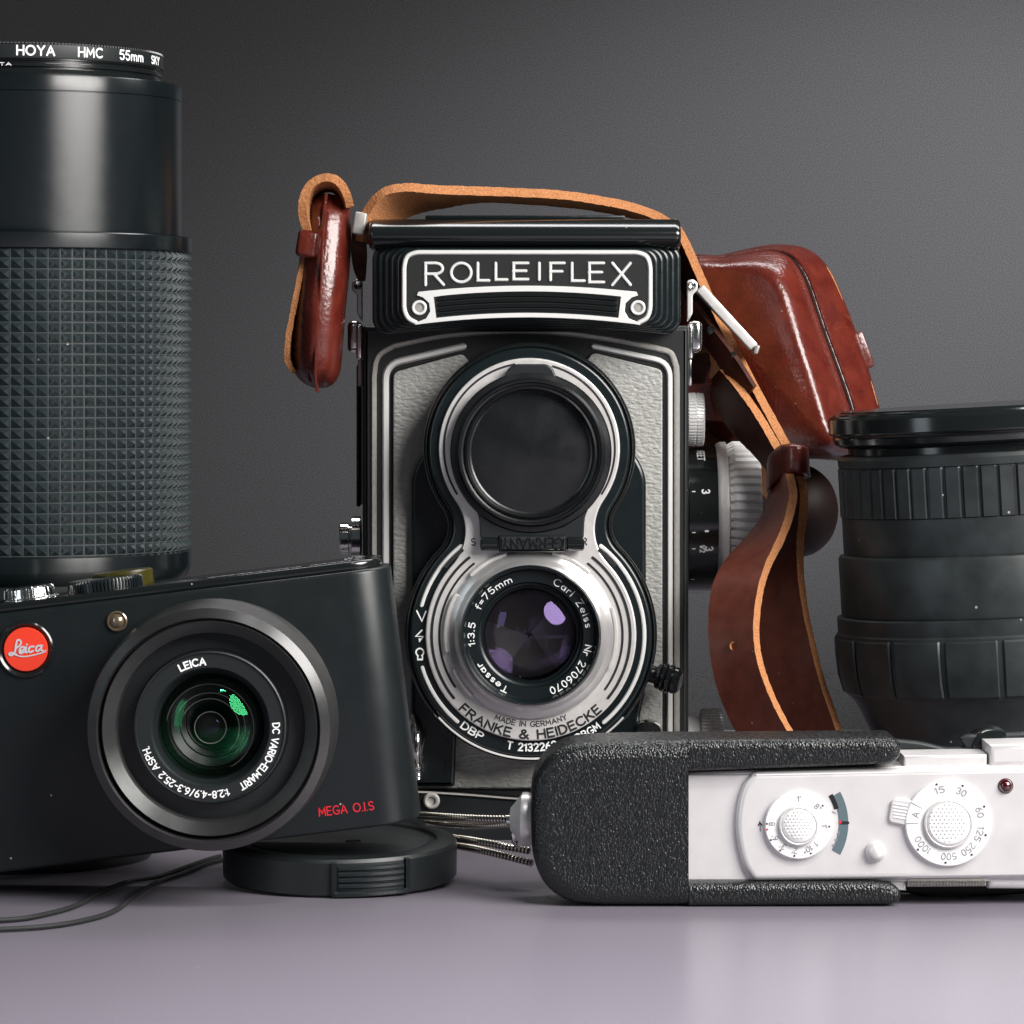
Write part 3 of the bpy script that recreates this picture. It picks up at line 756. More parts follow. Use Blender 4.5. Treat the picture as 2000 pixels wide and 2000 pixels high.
mb = MB()
text_arc_geo(mb, "DBP", CLo[0], CLo[1], 226, 238.5, 13.5, 866.35, 3, outward=False, a_span=12)
text_arc_geo(mb, "T 2132262", CLo[0], CLo[1], 225.5, 270.5, 14, 866.35, 3, outward=False, a_span=25)
text_arc_geo(mb, "DBGM", CLo[0], CLo[1], 226, 300.5, 13.5, 866.35, 2.6, outward=False, a_span=13)
for P in ([(814, 1193), (824, 1213), (832, 1194)], [(824, 1231), (812, 1243), (827, 1243), (818, 1253), (819, 1248)], circ(820, 1274, 7.5, 16, -60, 240), [(816, 1282), (816, 1288), (825, 1288), (825, 1282)]):
    mb.cut(); stroke_geo(mb, [W(x, y, 866.35) for x, y in P], 3 * 866 / F, .03, round_=False)
mb.build("lettering", M_['white_print'], lb)
# bayonet collar and taking lens
col = flathe("bayonet_collar", 1037, 1241, 862, [(166, 865.4), (165, 864.4), (161, 863.8), (150, 863.2), (142, 861.6), (137, 861.4)], M_['turned_silver'], lb, n=128)
stroke("bayonet_lug", [circ(1037, 1241, 166, 16, 108, 134), circ(1037, 1241, 167, 16, 152, 190), circ(1037, 1241, 165, 10, 205, 225), circ(1037, 1241, 166, 16, 338, 378), circ(1037, 1241, 166, 16, 48, 74)], 9, 864.2, .5, M_['satin'], col)
tl = flathe("taking_lens", 1036, 1241, 860, [(137, 863), (137, 860), (134, 859.2), (130, 859.6), (126, 861.2), (124, 861.4), (104, 861.4), (101, 862.2), (97, 862.4), (94, 864), (91, 864), (90, 871), (0, 871)], M_['black_satin'], rc, n=128, ang=20)
mb = MB()
text_arc_geo(mb, "Tessar", 1036, 1241, 110, 228, 12, 861.36, 2.3, a_span=38, gap=.3)
text_arc_geo(mb, "1:3.5", 1036, 1241, 110, 179, 12, 861.36, 2.3, a_span=22, gap=.3)
text_arc_geo(mb, "f=75mm", 1036, 1241, 110, 131, 12, 861.36, 1.9, a_span=44, gap=.3)
text_arc_geo(mb, "Carl Zeiss", 1036, 1241, 109, 37, 13, 861.36, 1.7, a_span=58, gap=.3)
text_arc_geo(mb, "Nr 2706070", 1036, 1241, 109, 320, 13, 861.36, 2.2, a_span=60, gap=.3)
mb.build("lettering", M_['white_print'], tl)
# iris blades inside
for i in range(5):
    a = math.radians(72 * i + 20); P = []
    c = (1033, 1237)
    for k in range(9):
        t = a + math.radians(100) * k / 8
        P.append((c[0] + 86 * math.cos(t), c[1] - 86 * math.sin(t)))
    P.append((c[0] + 4 * math.cos(a + 1.4), c[1] - 4 * math.sin(a + 1.4))); 
    plate("iris_blade", P, 869.6 - .22 * i, .15, M_['blade2' if i in (2, 4) else 'blade'], tl)
# front glass dome and deeper concave surface
sg = 860 / F; Rg = 140 * sg
dome = [(Rg * math.sin(t), Rg * math.cos(t) - Rg * math.cos(math.asin(90 / 140))) for t in [math.asin(90 / 140) * (1 - k / 16) for k in range(17)]]
lathe("front_glass", [(r, h) for r, h in dome], W(1036, 1240, 863.6), (0, -1, 0), M_['glass_purple'], tl, n=96)
Rg2 = 165 * sg
bowl = [(Rg2 * math.sin(t), -Rg2 * math.cos(t) + Rg2 * math.cos(math.asin(86 / 165))) for t in [math.asin(86 / 165) * (1 - k / 14) for k in range(15)]]
lathe("rear_glass", bowl, W(1034, 1240, 864.6), (0, -1, 0), M_['glass_purple_in'], tl, n=96)
# viewing lens under its hinged black cover
vc = flathe("viewing_lens_cover", 1037, 884, 861, [(158, 865), (158, 862.6), (155, 862), (146, 861.8), (144, 861.2), (141, 860.2), (138, 860.2), (136, 861.2), (131, 861.4), (129, 860.8), (125, 860.4), (122, 861), (120, 862.6), (117, 862.8), (60, 862.2), (0, 862.0)], M_['cover'], rc, n=128, ang=22)
tab = plate("cover_tab", round_path([(984, 745), (992, 719), (1006, 711), (1068, 711), (1080, 719), (1090, 745), (1078, 756), (996, 756)], 9, True), 862.2, 2.2, M_['black_matte'], vc, bev=.4)
plate("hinge_plate", round_path([(925, 985), (936, 1012), (938, 1050), (968, 1054), (1110, 1054), (1140, 1050), (1142, 1012), (1152, 985), (1100, 1030), (1037, 1040), (976, 1030)], [4, 8, 3, 2, 2, 3, 8, 4, 10, 10, 10], True), 862.6, 2, M_['black_matte'], vc, bev=.3)
plate("hinge_knuckle", rrect(974, 1046, 1106, 1079, 3), 861.4, 3, M_['black_matte'], vc, bev=.7)
for x0, x1 in ((938, 973), (1107, 1141)):
    a = W(x0, 1062, 863); b = W(x1, 1062, 863); L_ = (b - a).length
    lathe("hinge_barrel", [(1.2, 0), (1.65, .3), (1.65, L_ - .3), (1.2, L_)], a, (1, 0, 0), M_['black_gloss'], vc, n=24)
mb = MB()
text_flat_geo(mb, "GERMANY", 1099, 1051, 21, 861.35, 3.2, h=.12, rot=180, width=118, round_=True)
mb.build("lettering", M_['black_gloss'], vc)
# hood: stepped sides, name plate, lid
def hood(k):
    x0 = 727 + 11.5 * k; x1 = 1330 - 10.8 * k; yt = 476 + 2.0 * k; yb = 658 - 4.6 * k; r = 30
    P = [(x0 + r * (1 - math.cos(a)), yt + r * (1 - math.sin(a))) for a in [pi / 2 * i / 8 for i in range(9)]]
    P += [(x1 - r + r * math.sin(a), yt + r - r * math.cos(a)) for a in [pi / 2 * i / 8 for i in range(9)]]
    yb0 = yb - 6
    P += [(x1 - r + r * math.cos(a), yb0 - r + r * math.sin(a)) for a in [pi / 2 * i / 8 for i in range(9)]]
    cx = (x0 + x1) / 2
    for i in range(1, 16):
        x = x1 - r + (x0 + r - (x1 - r)) * i / 16; f = (x - cx) / (cx - x0 - r); P.append((x, yb0 - 15 * (1 - f * f)))
    P += [(x0 + r - r * math.sin(a), yb0 - r + r * math.cos(a)) for a in [pi / 2 * i / 8 for i in range(9)]]
    return P
hd = rbox("hood", (W(1030, 560, 915).x, 915, W(1030, 556, 875).z), (71, 78, 22.0), 2, M_['black_paint'], rc)
for k in range(6):
    plate("hood_step", hood(k), 869.6 - 1.0 * k, 2.4 if k else 9, M_['black_satin'], hd, bev=.75)
Yh = 864.2
npl = plate("name_plate", hood(5.15), Yh, 1.2, M_['black_paint'], hd, bev=.2)
frame = [(812, 630), (796, 622), (789, 604), (789, 520), (794, 500), (812, 493), (1030, 493), (1246, 493), (1264, 500), (1270, 520), (1270, 604), (1264, 622), (1248, 630)]
stroke("plate_frame", [subdiv_line(round_path(frame, 9), step=30)], 9, Yh, .45, M_['silver_paint'], npl)
def bow(xa, xb, ye, ym, n=20): return [(xa + (xb - xa) * i / n, ye - (ye - ym) * (1 - ((xa + (xb - xa) * i / n - 1030) / (abs(xb - xa) / 2)) ** 2)) for i in range(n + 1)]
lower = bow(817, 1243, 570, 558) + [(1246, 577), (1234, 581), (1222, 592), (1220, 608), (1228, 622), (1243, 628), (1250, 634.5)] + bow(1250, 810, 634.5, 620)[1:-1] + [(810, 634.5), (817, 628), (832, 622), (840, 608), (838, 592), (826, 581), (814, 577)]
gh = [(847, 580)] + bow(847, 1213, 579, 569)[1:-1] + [(1213, 579), (1208, 621)] + bow(1208, 852, 621, 611)[1:-1] + [(852, 621)]
plate("grille_surround", lower, Yh - .45, .7, M_['silver_paint'], npl, holes=[gh], bev=.1)
mb = MB(); 
for k in range(4):
    y = 582 + 10.5 * k
    stroke_geo(mb, [W(px, py, Yh) for px, py in bow(858, 1202, y + 3, y - 6)], 8.6 * Yh / F, .55)
mb.build("grille_ribs", M_['black_gloss'], npl)
for x in (819, 1246):
    flathe("rivet", x, 601, Yh, [(14.5, Yh + .1), (14.5, Yh - .45), (12.5, Yh - .6), (9.5, Yh - .5), (9, Yh - .15), (0, Yh - .2)], [M_['silver_paint'], M_['dull_silver']], npl, n=32, mats_i=[0, 0, 0, 1, 1])
mb = MB()
for ch, x0, x1 in zip("ROLLEIFLEX", (831, 881, 933, 968, 1003, 1051, 1075, 1117, 1151, 1196), (866, 920, 955, 990, 1031, 1055, 1102, 1141, 1179, 1231)):
    w, ls = G[ch]; xm = (x0 + x1) / 2; yb = 545.5 + 11.5 * ((xm - 1031) / 190) ** 2
    for l in ls:
        P = subdiv_line([(x0 + (x1 - x0) * a / w if ch != 'I' else xm, yb - (yb - 514) * b) for a, b in l], step=9)
        stroke_geo(mb, [W(x, y, Yh) for x, y in P], 6.2 * Yh / F, .4)
mb.build("lettering", M_['silver_paint'], npl)
# lid of the hood: a rolled lip with a long highlight
V = []; Fc = []; prof = []
for i in range(11):
    a = pi * (-.05 + .62 * i / 10); prof.append((872 - 7.5 * math.cos(a - .35), 458 - 33 * math.sin(a) * 1.0))
lidp = [(880, 486), (868.2, 484), (866.0, 478), (864.8, 468), (864.4, 458), (865.0, 448), (867, 438), (869, 431), (871.5, 427), (875, 425.2), (884, 424.6), (950, 424.6), (951, 486)]
def px_x(px, Y=866): return (px - 1000) * Y / F
mbx = MB(); xs = [(720, 10), (721, 4), (725, 1.2), (731, 0), (1320, 0), (1326, 1.2), (1329, 4), (1330, 10)]
n = len(lidp); cyl = sum(p[1] for p in lidp[:10]) / 10
for px, d in xs:
    for (Yq, py) in lidp:
        f = d / 34; V.append((px_x(px), Yq + f * 5 if Yq < 900 else Yq, EYE - (py + (458 - py) * f * .5 - HZ) * 866 / F))
for i in range(len(xs) - 1):
    for k in range(n):
        j = (k + 1) % n; Fc.append([i * n + k, i * n + j, (i + 1) * n + j, (i + 1) * n + k])
Fc.append(list(range(n))[::-1]); Fc.append([(len(xs) - 1) * n + k for k in range(n)])
lid = mesh_obj("hood_lid", V, [f[::-1] for f in Fc], M_['black_gloss'], rc, angle=50)
rbox("lid_crest", (W(1025, 424, 895).x, 900, W(1025, 423.5, 875).z + .1), (47, 40, .9), .3, M_['black_satin'], lid, segs=2)

# side fittings, right
def xknob(name, py, Yk, x0, prof, m, parent, **k):
    o_ = W(x0, py, Yk); return lathe(name, [(r * Yk / F, h * Yk / F) for h, r in prof], o_, (1, 0, 0), m, parent, **k)
kf = thing  # placeholder to keep names short
kn = xknob("film_knob", 819, 912, 1342, [(0, 30), (0, 48), (2, 52), (15, 53), (17, 50), (19, 53), (31, 52), (33, 46), (33, 0)], M_['aluminium_dial'], rc, teeth=(46, .5, (2, 3, 5, 6), .5), ang=25)
kn = xknob("film_knob", 1440, 905, 1342, [(0, 42), (24, 42), (26, 50), (28, 56), (44, 57), (46, 54), (48, 57), (58, 57), (60, 54), (62, 57), (68, 55), (69, 48), (69, 0)], M_['aluminium_dial'], rc, teeth=(50, .5, (3, 4, 6, 7, 9), .5), ang=25)
Yf = 918
fk = xknob("focus_knob", 1014, Yf, 1340, [(0, 143), (58, 143), (60, 140)], M_['black_gloss'], rc, n=120)
xknob("distance_ring", 1014, Yf, 1340, [(56, 145), (60, 149), (66, 151), (76, 151), (78, 146)], M_['satin'], fk, n=120)
xknob("knurled_rim", 1014, Yf, 1340, [(76, 140), (80, 146), (90, 152), (134, 152), (140, 148), (141, 120), (141, 0)], M_['aluminium_dial'], fk, teeth=(54, 1.1, (1, 2, 3, 4), .55), ang=25)
mb = MB(); of = W(1340, 1014, Yf)
def drum_text(txt, hpx, size, a_mid, w):
    mb.cut(); tw = text_width(txt, .2)
    for l in text_lines(txt, .2):
        P = []; Nn = []
        for u, v in l:                                   # reads downwards, tops to the right
            a = math.radians(a_mid) - ((u - tw / 2) * size) / 143
            d = Vector((0, -math.cos(a), math.sin(a))); P.append(of + d * (143 * Yf / F + .02) + Vector(((hpx + (1 - v) * -size + size * 0) * Yf / F + size * 0, 0, 0))); Nn.append(d)
        if len(P) > 1: stroke_geo(mb, P, w * Yf / F, .03, nrm=Nn, round_=False)
drum_text("FEET", 32, 13, 62, 2.4); drum_text("3", 39, 14, 24, 3); drum_text("3", 45, 14, -21, 3); drum_text("1/2", 30, 9, -21, 2)
for a, h0 in ((24, 2), (-8, 2), (-21, 2), (-52, 2)):
    d = Vector((0, -math.cos(math.radians(a)), math.sin(math.radians(a))))
    stroke_geo(mb, [of + d * (143 * Yf / F + .02) + Vector((h * Yf / F, 0, 0)) for h in (h0 + 4, h0 + 9)], 2 * Yf / F, .03, nrm=[d, d], round_=False)
stroke_geo(mb, [of + Vector((0, -math.cos(-.12), math.sin(-.12))) * (143 * Yf / F + .02) + Vector((h * Yf / F, 0, 0)) for h in (31, 35)], 4 * Yf / F, .03, nrm=[Vector((0, -1, 0))] * 2, round_=False)
mb.build("distance_scale", M_['white_print'], fk)
# strap lugs
for side in (1, -1):
    X = lambda x: x if side == 1 else 2050 - x
    lg = plate("strap_lug", round_path([(X(1342), 548), (X(1354), 545), (X(1363), 552), (X(1363), 566), (X(1353), 576), (X(1353), 612), (X(1342), 630)], 4, True), 886, 1.6, M_['satin'], rc, bev=.3)
    flathe("lug_rivet", X(1351), 558, 886, [(8, 886.4), (8, 885.4), (6, 885.1), (3, 885.2), (0, 885.4)], M_['chrome'], lg, n=24)
    rbox("lug_button", W(X(1356), 658, 890), (3.4, 9, 7.6), 1.3, M_['chrome'], lg)
    rbox("lug_lever", W(X(1347), 668, 884), (1.6, 5, 8.4), .7, M_['chrome'], lg)
    rbox("lug_catch", W(X(1346), 728, 886), (1.2, 3, 6.4), .4, M_['chrome' if side == 1 else 'dull_silver'], lg)
# left side: lower film knob, slot lines
xk = W(706, 1052, 912)
lathe("film_knob", [(3.8, 0), (5.6, .2), (5.6, 2.2), (3.6, 2.5), (3.4, 2.9), (3.9, 3.2), (3.9, 5.0), (3.5, 5.3), (0, 5.3)], xk, (-1, 0, 0), M_['chrome'], rc, n=64)
rbox("back_hinge", W(703, 850, 905), (.9, 20, 34), .4, M_['black_gloss'], rc)
# cable release button and its socket (right), chrome lever (left)
d_ = Vector((.93, -.25, -.25)).normalized()
lathe("shutter_lever_knob", [(0, -1), (2.0, -.8), (2.1, 1.4), (2.9, 1.6), (3.1, 2.3), (2.5, 2.6), (3.3, 2.9), (3.4, 3.5), (2.7, 3.8), (3.4, 4.2), (3.4, 4.9), (2.9, 5.2), (3.2, 5.6), (3.1, 6.4), (2.2, 7.2), (0, 7.4)], W(1272, 1316, 872), d_, M_['black_gloss'], rc, n=40)
lv = loft("release_lever", [[(800, 1395, 876), (812, 1398, 874), (822, 1408, 876), (812, 1412, 878)], [(798, 1430, 872), (815, 1430, 869), (832, 1436, 872), (815, 1440, 876)], [(802, 1470, 871), (814, 1470, 868), (828, 1470, 871), (815, 1470, 875)], [(808, 1496, 872), (816, 1496, 870), (824, 1496, 872), (816, 1496, 874)]], M_['chrome'], rc, n=6)
lathe("lever_tip", [(.5, 0), (1.0, .3), (.75, .8), (1.0, 1.2), (.75, 1.7), (.95, 2.1), (.7, 2.6), (.85, 3.0), (.3, 3.4)], W(816, 1496, 871), (0, 0, -1), M_['chrome'], rc, n=20)

# ================================================================== BROWN LEATHER CASE behind the camera
bc = thing("leather_camera_case", "glossy brown leather camera case open behind the twin-lens camera", "case", (60, 935, 0))
def tilt(P, Y, k): return [(x, y, Y + k * (1650 - x)) for x, y in P]
R0 = tilt([(1375, 585), (1430, 572), (1480, 580), (1508, 620), (1538, 710), (1572, 795), (1570, 825), (1500, 830), (1400, 800), (1355, 700)], 905, .085)
R1 = tilt([(1350, 545), (1420, 523), (1492, 527), (1530, 572), (1568, 685), (1606, 800), (1617, 862), (1555, 872), (1400, 850), (1330, 700)], 907, .085)
R2 = tilt([(1340, 528), (1420, 508), (1505, 505), (1550, 545), (1588, 660), (1630, 795), (1645, 870), (1580, 888), (1400, 860), (1322, 700)], 915, .07)
R3 = tilt([(1338, 522), (1415, 501), (1512, 490), (1563, 530), (1606, 645), (1655, 785), (1672, 878), (1590, 892), (1400, 864), (1322, 700)], 923, .05)
R3b = tilt([(1338, 524), (1415, 503), (1510, 493), (1562, 534), (1606, 649), (1656, 789), (1672, 876), (1590, 890), (1400, 862), (1322, 700)], 925, .05)
R4 = tilt([(1336, 519), (1412, 499), (1514, 484), (1572, 522), (1618, 640), (1670, 785), (1684, 880), (1594, 894), (1400, 866), (1320, 700)], 927, .05)
R5 = tilt([(1336, 516), (1410, 497), (1516, 477), (1592, 497), (1642, 580), (1700, 745), (1722, 885), (1600, 897), (1400, 868), (1320, 700)], 938, .04)
R6 = tilt([(1338, 517), (1412, 499), (1516, 479), (1594, 500), (1645, 582), (1703, 747), (1722, 883), (1600, 895), (1400, 866), (1322, 700)], 948, .04)
loft("case_shell", [R0, R1, R2, R3, R3b, R4, R5, R6], [M_['leather_brown'], M_['suede']], bc, n=8, m=5, ringmat=lambda k: 1 if k > 6.2 else 0)
def case_line(name, pts, w, h, m, dY=-.5):
    mb = MB(); stroke_geo(mb, [Vector(p) for p in crom([W(x, y, Y + dY) for x, y, Y in pts], 8)], w, h); mb.build(name, m, bc)
sm = tilt([(1420, 501), (1515, 491), (1567, 532), (1609, 646), (1660, 788), (1676, 870)], 924, .05)
case_line("case_seam", sm, .75, .25, M_['leather_soot'])
case_line("seam_lip", [(x + 7, y - 2, Y) for x, y, Y in sm], .8, .55, M_['leather_brown'])
case_line("worn_edge", tilt([(1590, 498), (1618, 530), (1640, 577), (1660, 632)], 940, .04), .7, .5, M_['suede'], -1.0)
case_line("worn_edge", tilt([(1676, 690), (1700, 748), (1712, 790)], 940, .04), .7, .5, M_['suede'], -1.0)
rbox("case_buckle_loop", W(1668, 690, 944), (7.2, 9, 9.5), .8, M_['leather_brown'], bc, M=Matrix.Rotation(math.radians(-20), 3, 'Y'), segs=2)
lathe("case_lens_bulge", [(max(0, p[0]), p[1]) for p in crom([(9, 0, 0), (10.8, 2, 0), (11.6, 6, 0), (12, 12, 0), (11.8, 17, 0), (10.6, 21, 0), (7.5, 24.5, 0), (3.5, 26.3, 0), (0, 26.8, 0)], 4)], W(1430, 1000, 938), (1, .1, .02), M_['leather_soot'], bc, n=64)
ruled("case_flap", [(1350, 640, 925), (1400, 700, 925), (1450, 800, 926), (1490, 880, 927), (1500, 960, 928), (1498, 1060, 930)], [(1330, 690, 935), (1335, 760, 935), (1350, 850, 935), (1380, 930, 935), (1400, 1000, 935), (1400, 1060, 935)], 1.6, [M_['suede_dark'], M_['suede_dark']], bc, fuzz=.1)
ruled("snap_tab", [(1335, 752, 912), (1400, 748, 912), (1440, 752, 914), (1475, 760, 918)], [(1335, 818, 912), (1400, 822, 912), (1440, 826, 914), (1480, 830, 918)], 1.6, [M_['leather_brown'], M_['leather_brown']], bc)
ruled("inner_strap", [(1345, 700, 921), (1385, 690, 920), (1380, 740, 920)], [(1335, 740, 921), (1372, 752, 920), (1372, 760, 920)], 1.4, [M_['leather_dark'], M_['leather_dark']], bc)

# ================================================================== NECK STRAP
ns = thing("neck_strap", "tan and brown leather neck strap looped over and beside the camera", "strap", W(1600, 1660, 850))
SU = [M_['suede'], M_['leather_brown']]; BR = [M_['leather_strap'], M_['suede']]
# band over the top of the camera
ruled("top_band", [(700, 470, 876), (712, 420, 874), (745, 378, 872), (790, 366, 872), (850, 370, 874), (930, 373, 878), (1020, 376, 884), (1100, 381, 890), (1170, 391, 897), (1230, 403, 904), (1290, 425, 915), (1330, 455, 925)],
      [(730, 480, 880), (750, 455, 884), (775, 430, 888), (810, 412, 890), (860, 400, 892), (940, 388, 895), (1020, 391, 900), (1100, 397, 905), (1170, 406, 912), (1230, 418, 918), (1290, 436, 926), (1325, 470, 934)], 2.1, [M_['suede'], M_['suede']], ns, n=10, fuzz=.07)
ruled("top_band_grain", [(752, 373, 873.5), (790, 361.8, 873.5), (850, 364, 875.5), (930, 367, 879.5), (1020, 370.5, 885.5), (1100, 375.5, 891.5), (1170, 385, 898.5), (1230, 397, 905.5), (1285, 417, 915)],
      [(752, 373, 885), (790, 364, 888), (850, 366, 890), (930, 370, 893), (1020, 372, 897), (1100, 377, 902), (1170, 388, 909), (1230, 400, 916), (1285, 420, 925)], .5, [M_['leather_brown'], M_['leather_brown']], ns, n=6)
# far strand coming down behind the right side to the keeper
ruled("strand", [(1312, 430, 918), (1337, 470, 917), (1368, 540, 914), (1402, 615, 910), (1440, 690, 904), (1482, 770, 898), (1520, 840, 892), (1552, 900, 888), (1560, 930, 886)],
      [(1308, 470, 930), (1322, 520, 930), (1345, 580, 928), (1374, 645, 924), (1412, 715, 916), (1455, 790, 908), (1495, 855, 902), (1530, 905, 897), (1540, 935, 894)], 2.1, [M_['leather_dark'], M_['suede']], ns, n=8, fuzz=.06)
# tongue end of the other strand, rounded tip
ruled("strand_tongue", [(1412, 722, 904), (1428, 738, 900), (1452, 768, 897), (1478, 805, 894), (1505, 850, 890), (1530, 895, 886), (1546, 930, 883)],
      [(1398, 738, 908), (1398, 775, 909), (1415, 815, 907), (1442, 850, 904), (1472, 880, 900), (1500, 910, 897), (1520, 935, 894)], 2.1, [M_['leather_dark'], M_['suede']], ns, n=8, fuzz=.06)
# strands below the keeper
ruled("strand", [(1560, 925, 884), (1570, 960, 882), (1568, 1010, 880), (1563, 1060, 878), (1564, 1120, 874), (1573, 1190, 870), (1588, 1260, 866), (1606, 1330, 862), (1630, 1400, 858), (1654, 1470, 855), (1690, 1560, 852), (1725, 1648, 850)],
      [(1538, 925, 893), (1538, 960, 894), (1528, 1010, 894), (1505, 1060, 892), (1480, 1120, 889), (1462, 1190, 885), (1466, 1260, 881), (1485, 1330, 877), (1510, 1400, 873), (1540, 1470, 869), (1575, 1560, 865), (1610, 1640, 861)], 2.1, BR, ns, n=8, fuzz=.06)
ruled("strand", [(1542, 925, 880), (1549, 965, 877), (1541, 1010, 872), (1524, 1055, 866), (1500, 1105, 860), (1484, 1160, 854), (1477, 1230, 850), (1484, 1290, 847), (1504, 1350, 845), (1533, 1410, 844), (1575, 1480, 843), (1620, 1570, 843), (1655, 1662, 843)],
      [(1524, 925, 892), (1512, 965, 892), (1495, 1010, 890), (1462, 1055, 884), (1425, 1095, 876), (1398, 1145, 868), (1389, 1210, 862), (1392, 1275, 858), (1405, 1340, 855), (1428, 1400, 853), (1458, 1460, 851), (1500, 1560, 849), (1535, 1655, 847)], 2.1, BR, ns, n=8, fuzz=.06)
flathe("punched_hole", 1433, 1262, 852.5, [(9, 853.2), (8, 852.2), (5, 852.6), (4, 853.0), (0, 853.0)], M_['suede'], ns, n=20)
kp = loft("keeper_loop", [[(1500, 893, 893), (1520, 872, 886), (1548, 866, 882), (1574, 872, 884), (1573, 876, 898), (1530, 884, 902)], [(1498, 905, 893), (1520, 884, 885), (1548, 876, 880.5), (1576, 880, 883), (1575, 886, 899), (1530, 894, 903)], [(1496, 945, 893), (1518, 926, 885), (1548, 918, 880.5), (1578, 920, 883), (1577, 926, 899), (1530, 934, 903)], [(1496, 962, 893), (1518, 938, 886), (1548, 927, 882), (1580, 930, 884), (1578, 934, 898), (1530, 944, 902)]], [M_['leather_brown'], M_['leather_dark']], ns, n=6, m=5, capmat=1)
# metal clasps
cl = rbox("clasp_bar", (W(1366, 560, 905) + W(1471, 676, 898)) / 2 + Vector((0, 0, -.4)), (19.4, 9, 2.3), .35, M_['satin'], ns, M=Matrix.Rotation(math.radians(47.5), 3, 'Y'), segs=3)
rbox("clasp_end", W(1476, 683, 899), (1.0, 9, 2.2), .35, M_['dull_silver'], ns, M=Matrix.Rotation(math.radians(20), 3, 'Y'), segs=3)
ruled("clasp_underlay", [(1358, 590, 902), (1395, 640, 900), (1440, 700, 897), (1475, 755, 896)], [(1352, 625, 908), (1372, 665, 906), (1412, 718, 902), (1455, 780, 900)], 1.2, [M_['leather_dark'], M_['leather_dark']], ns, n=6)
for (x, y, Yq, r) in ((1388, 645, 901, 9), (1432, 693, 898.6, 7)):
    flathe("snap_stud", x, y, Yq - 1, [(r, Yq), (r, Yq - 1), (r * .7, Yq - 1.5), (0, Yq - 1.6)], M_['black_gloss'], ns, n=20)
rbox("clasp_plate", W(703, 437, 874), (3.0, 6, 5.2), .5, M_['dull_silver'], ns, M=Matrix.Rotation(math.radians(9), 3, 'Y'), segs=3)
ruled("clasp_tab", [(688, 452, 878), (686, 480, 878), (690, 520, 880), (700, 545, 882)], [(716, 456, 878), (716, 490, 878), (716, 520, 880), (714, 545, 882)], 1.8, [M_['leather_dark'], M_['leather_dark']], ns)

# ================================================================== LEATHER POUCH (left of the camera)
pc = thing("leather_pouch", "small stitched brown leather pouch hanging edge-on beside the camera", "pouch", W(630, 760, 880))
rows = [(378, 631, 640, 4), (386, 612, 676, 7), (402, 603, 685, 9), (430, 600, 686, 11), (480, 589, 686, 13), (540, 580, 682, 15), (600, 573, 676, 16), (660, 569, 671, 16), (700, 569, 668, 15), (728, 575, 664, 13), (746, 590, 655, 10), (755, 606, 644, 6), (758, 617, 632, 3)]
V = []; Fc = []; C = 44
R_ = []
for y, xl, xr, dp in rows:
    xm = xl + (xr - xl) * (.44 if y > 400 else .5); R_.append([])
    for k in range(C):
        a = 2 * pi * k / C; ca, sa = math.cos(a), math.sin(a)
        x = (xl + xr) / 2 + (xr - xl) / 2 * (abs(ca) ** .75) * (1 if ca > 0 else -1); Yq = 882 - dp * (abs(sa) ** .8) * (1 if sa > 0 else -1)
        if sa > 0 and abs(x - xm) < 7: Yq -= 1.6 * (1 - (abs(x - xm) / 7) ** 2)      # raised seam along the edge
        if sa > 0 and 7 <= abs(x - xm) < 12: Yq += .9
        R_[-1].append(W(x, y, Yq))
cols = [crom([r[i] for r in R_], 5) for i in range(C)]; K = len(cols[0])
V = [cols[i][k] for k in range(K) for i in range(C)]
for k in range(K - 1):
    for i in range(C):
        j = (i + 1) % C; Fc.append([k * C + i, (k + 1) * C + i, (k + 1) * C + j, k * C + j])
Fc.append(list(range(C))); Fc.append([(K - 1) * C + i for i in range(C)][::-1])
mesh_obj("pouch_body", V, Fc, M_['leather_brown'], pc, angle=70)
stroke("edge_seam", [crom([(637, 380), (634, 420), (630, 470), (628, 530), (624, 600), (618, 670), (616, 730), (619, 760), (622, 764)], 5)], 6, 866.4, .7, M_['leather_brown'], pc)
ruled("back_flap", [(594, 503, 872), (582, 560, 870), (570, 620, 870), (562, 670, 870), (562, 705, 871), (574, 727, 873)], [(598, 505, 890), (590, 560, 892), (582, 620, 892), (577, 670, 892), (578, 705, 892), (582, 727, 892)], 1.3, [M_['leather_brown'], M_['suede']], pc, n=7, fuzz=.1)
rbox("keeper_band", W(603, 478, 874), (5.0, 14, 6.4), 1.1, M_['leather_brown'], pc, M=Matrix.Rotation(math.radians(9), 3, 'Y'), segs=3)
ruled("suede_loop", [(600, 452, 870), (592, 425, 869), (591, 395, 868), (602, 366, 868), (624, 349, 868), (650, 348, 868), (668, 362, 869), (679, 384, 870), (684, 405, 872)],
      [(608, 452, 884), (606, 425, 884), (607, 400, 884), (615, 382, 884), (630, 370, 884), (650, 369, 884), (662, 378, 884), (668, 394, 884), (670, 408, 884)], 1.9, [M_['suede'], M_['suede']], pc, n=8, fuzz=.06)

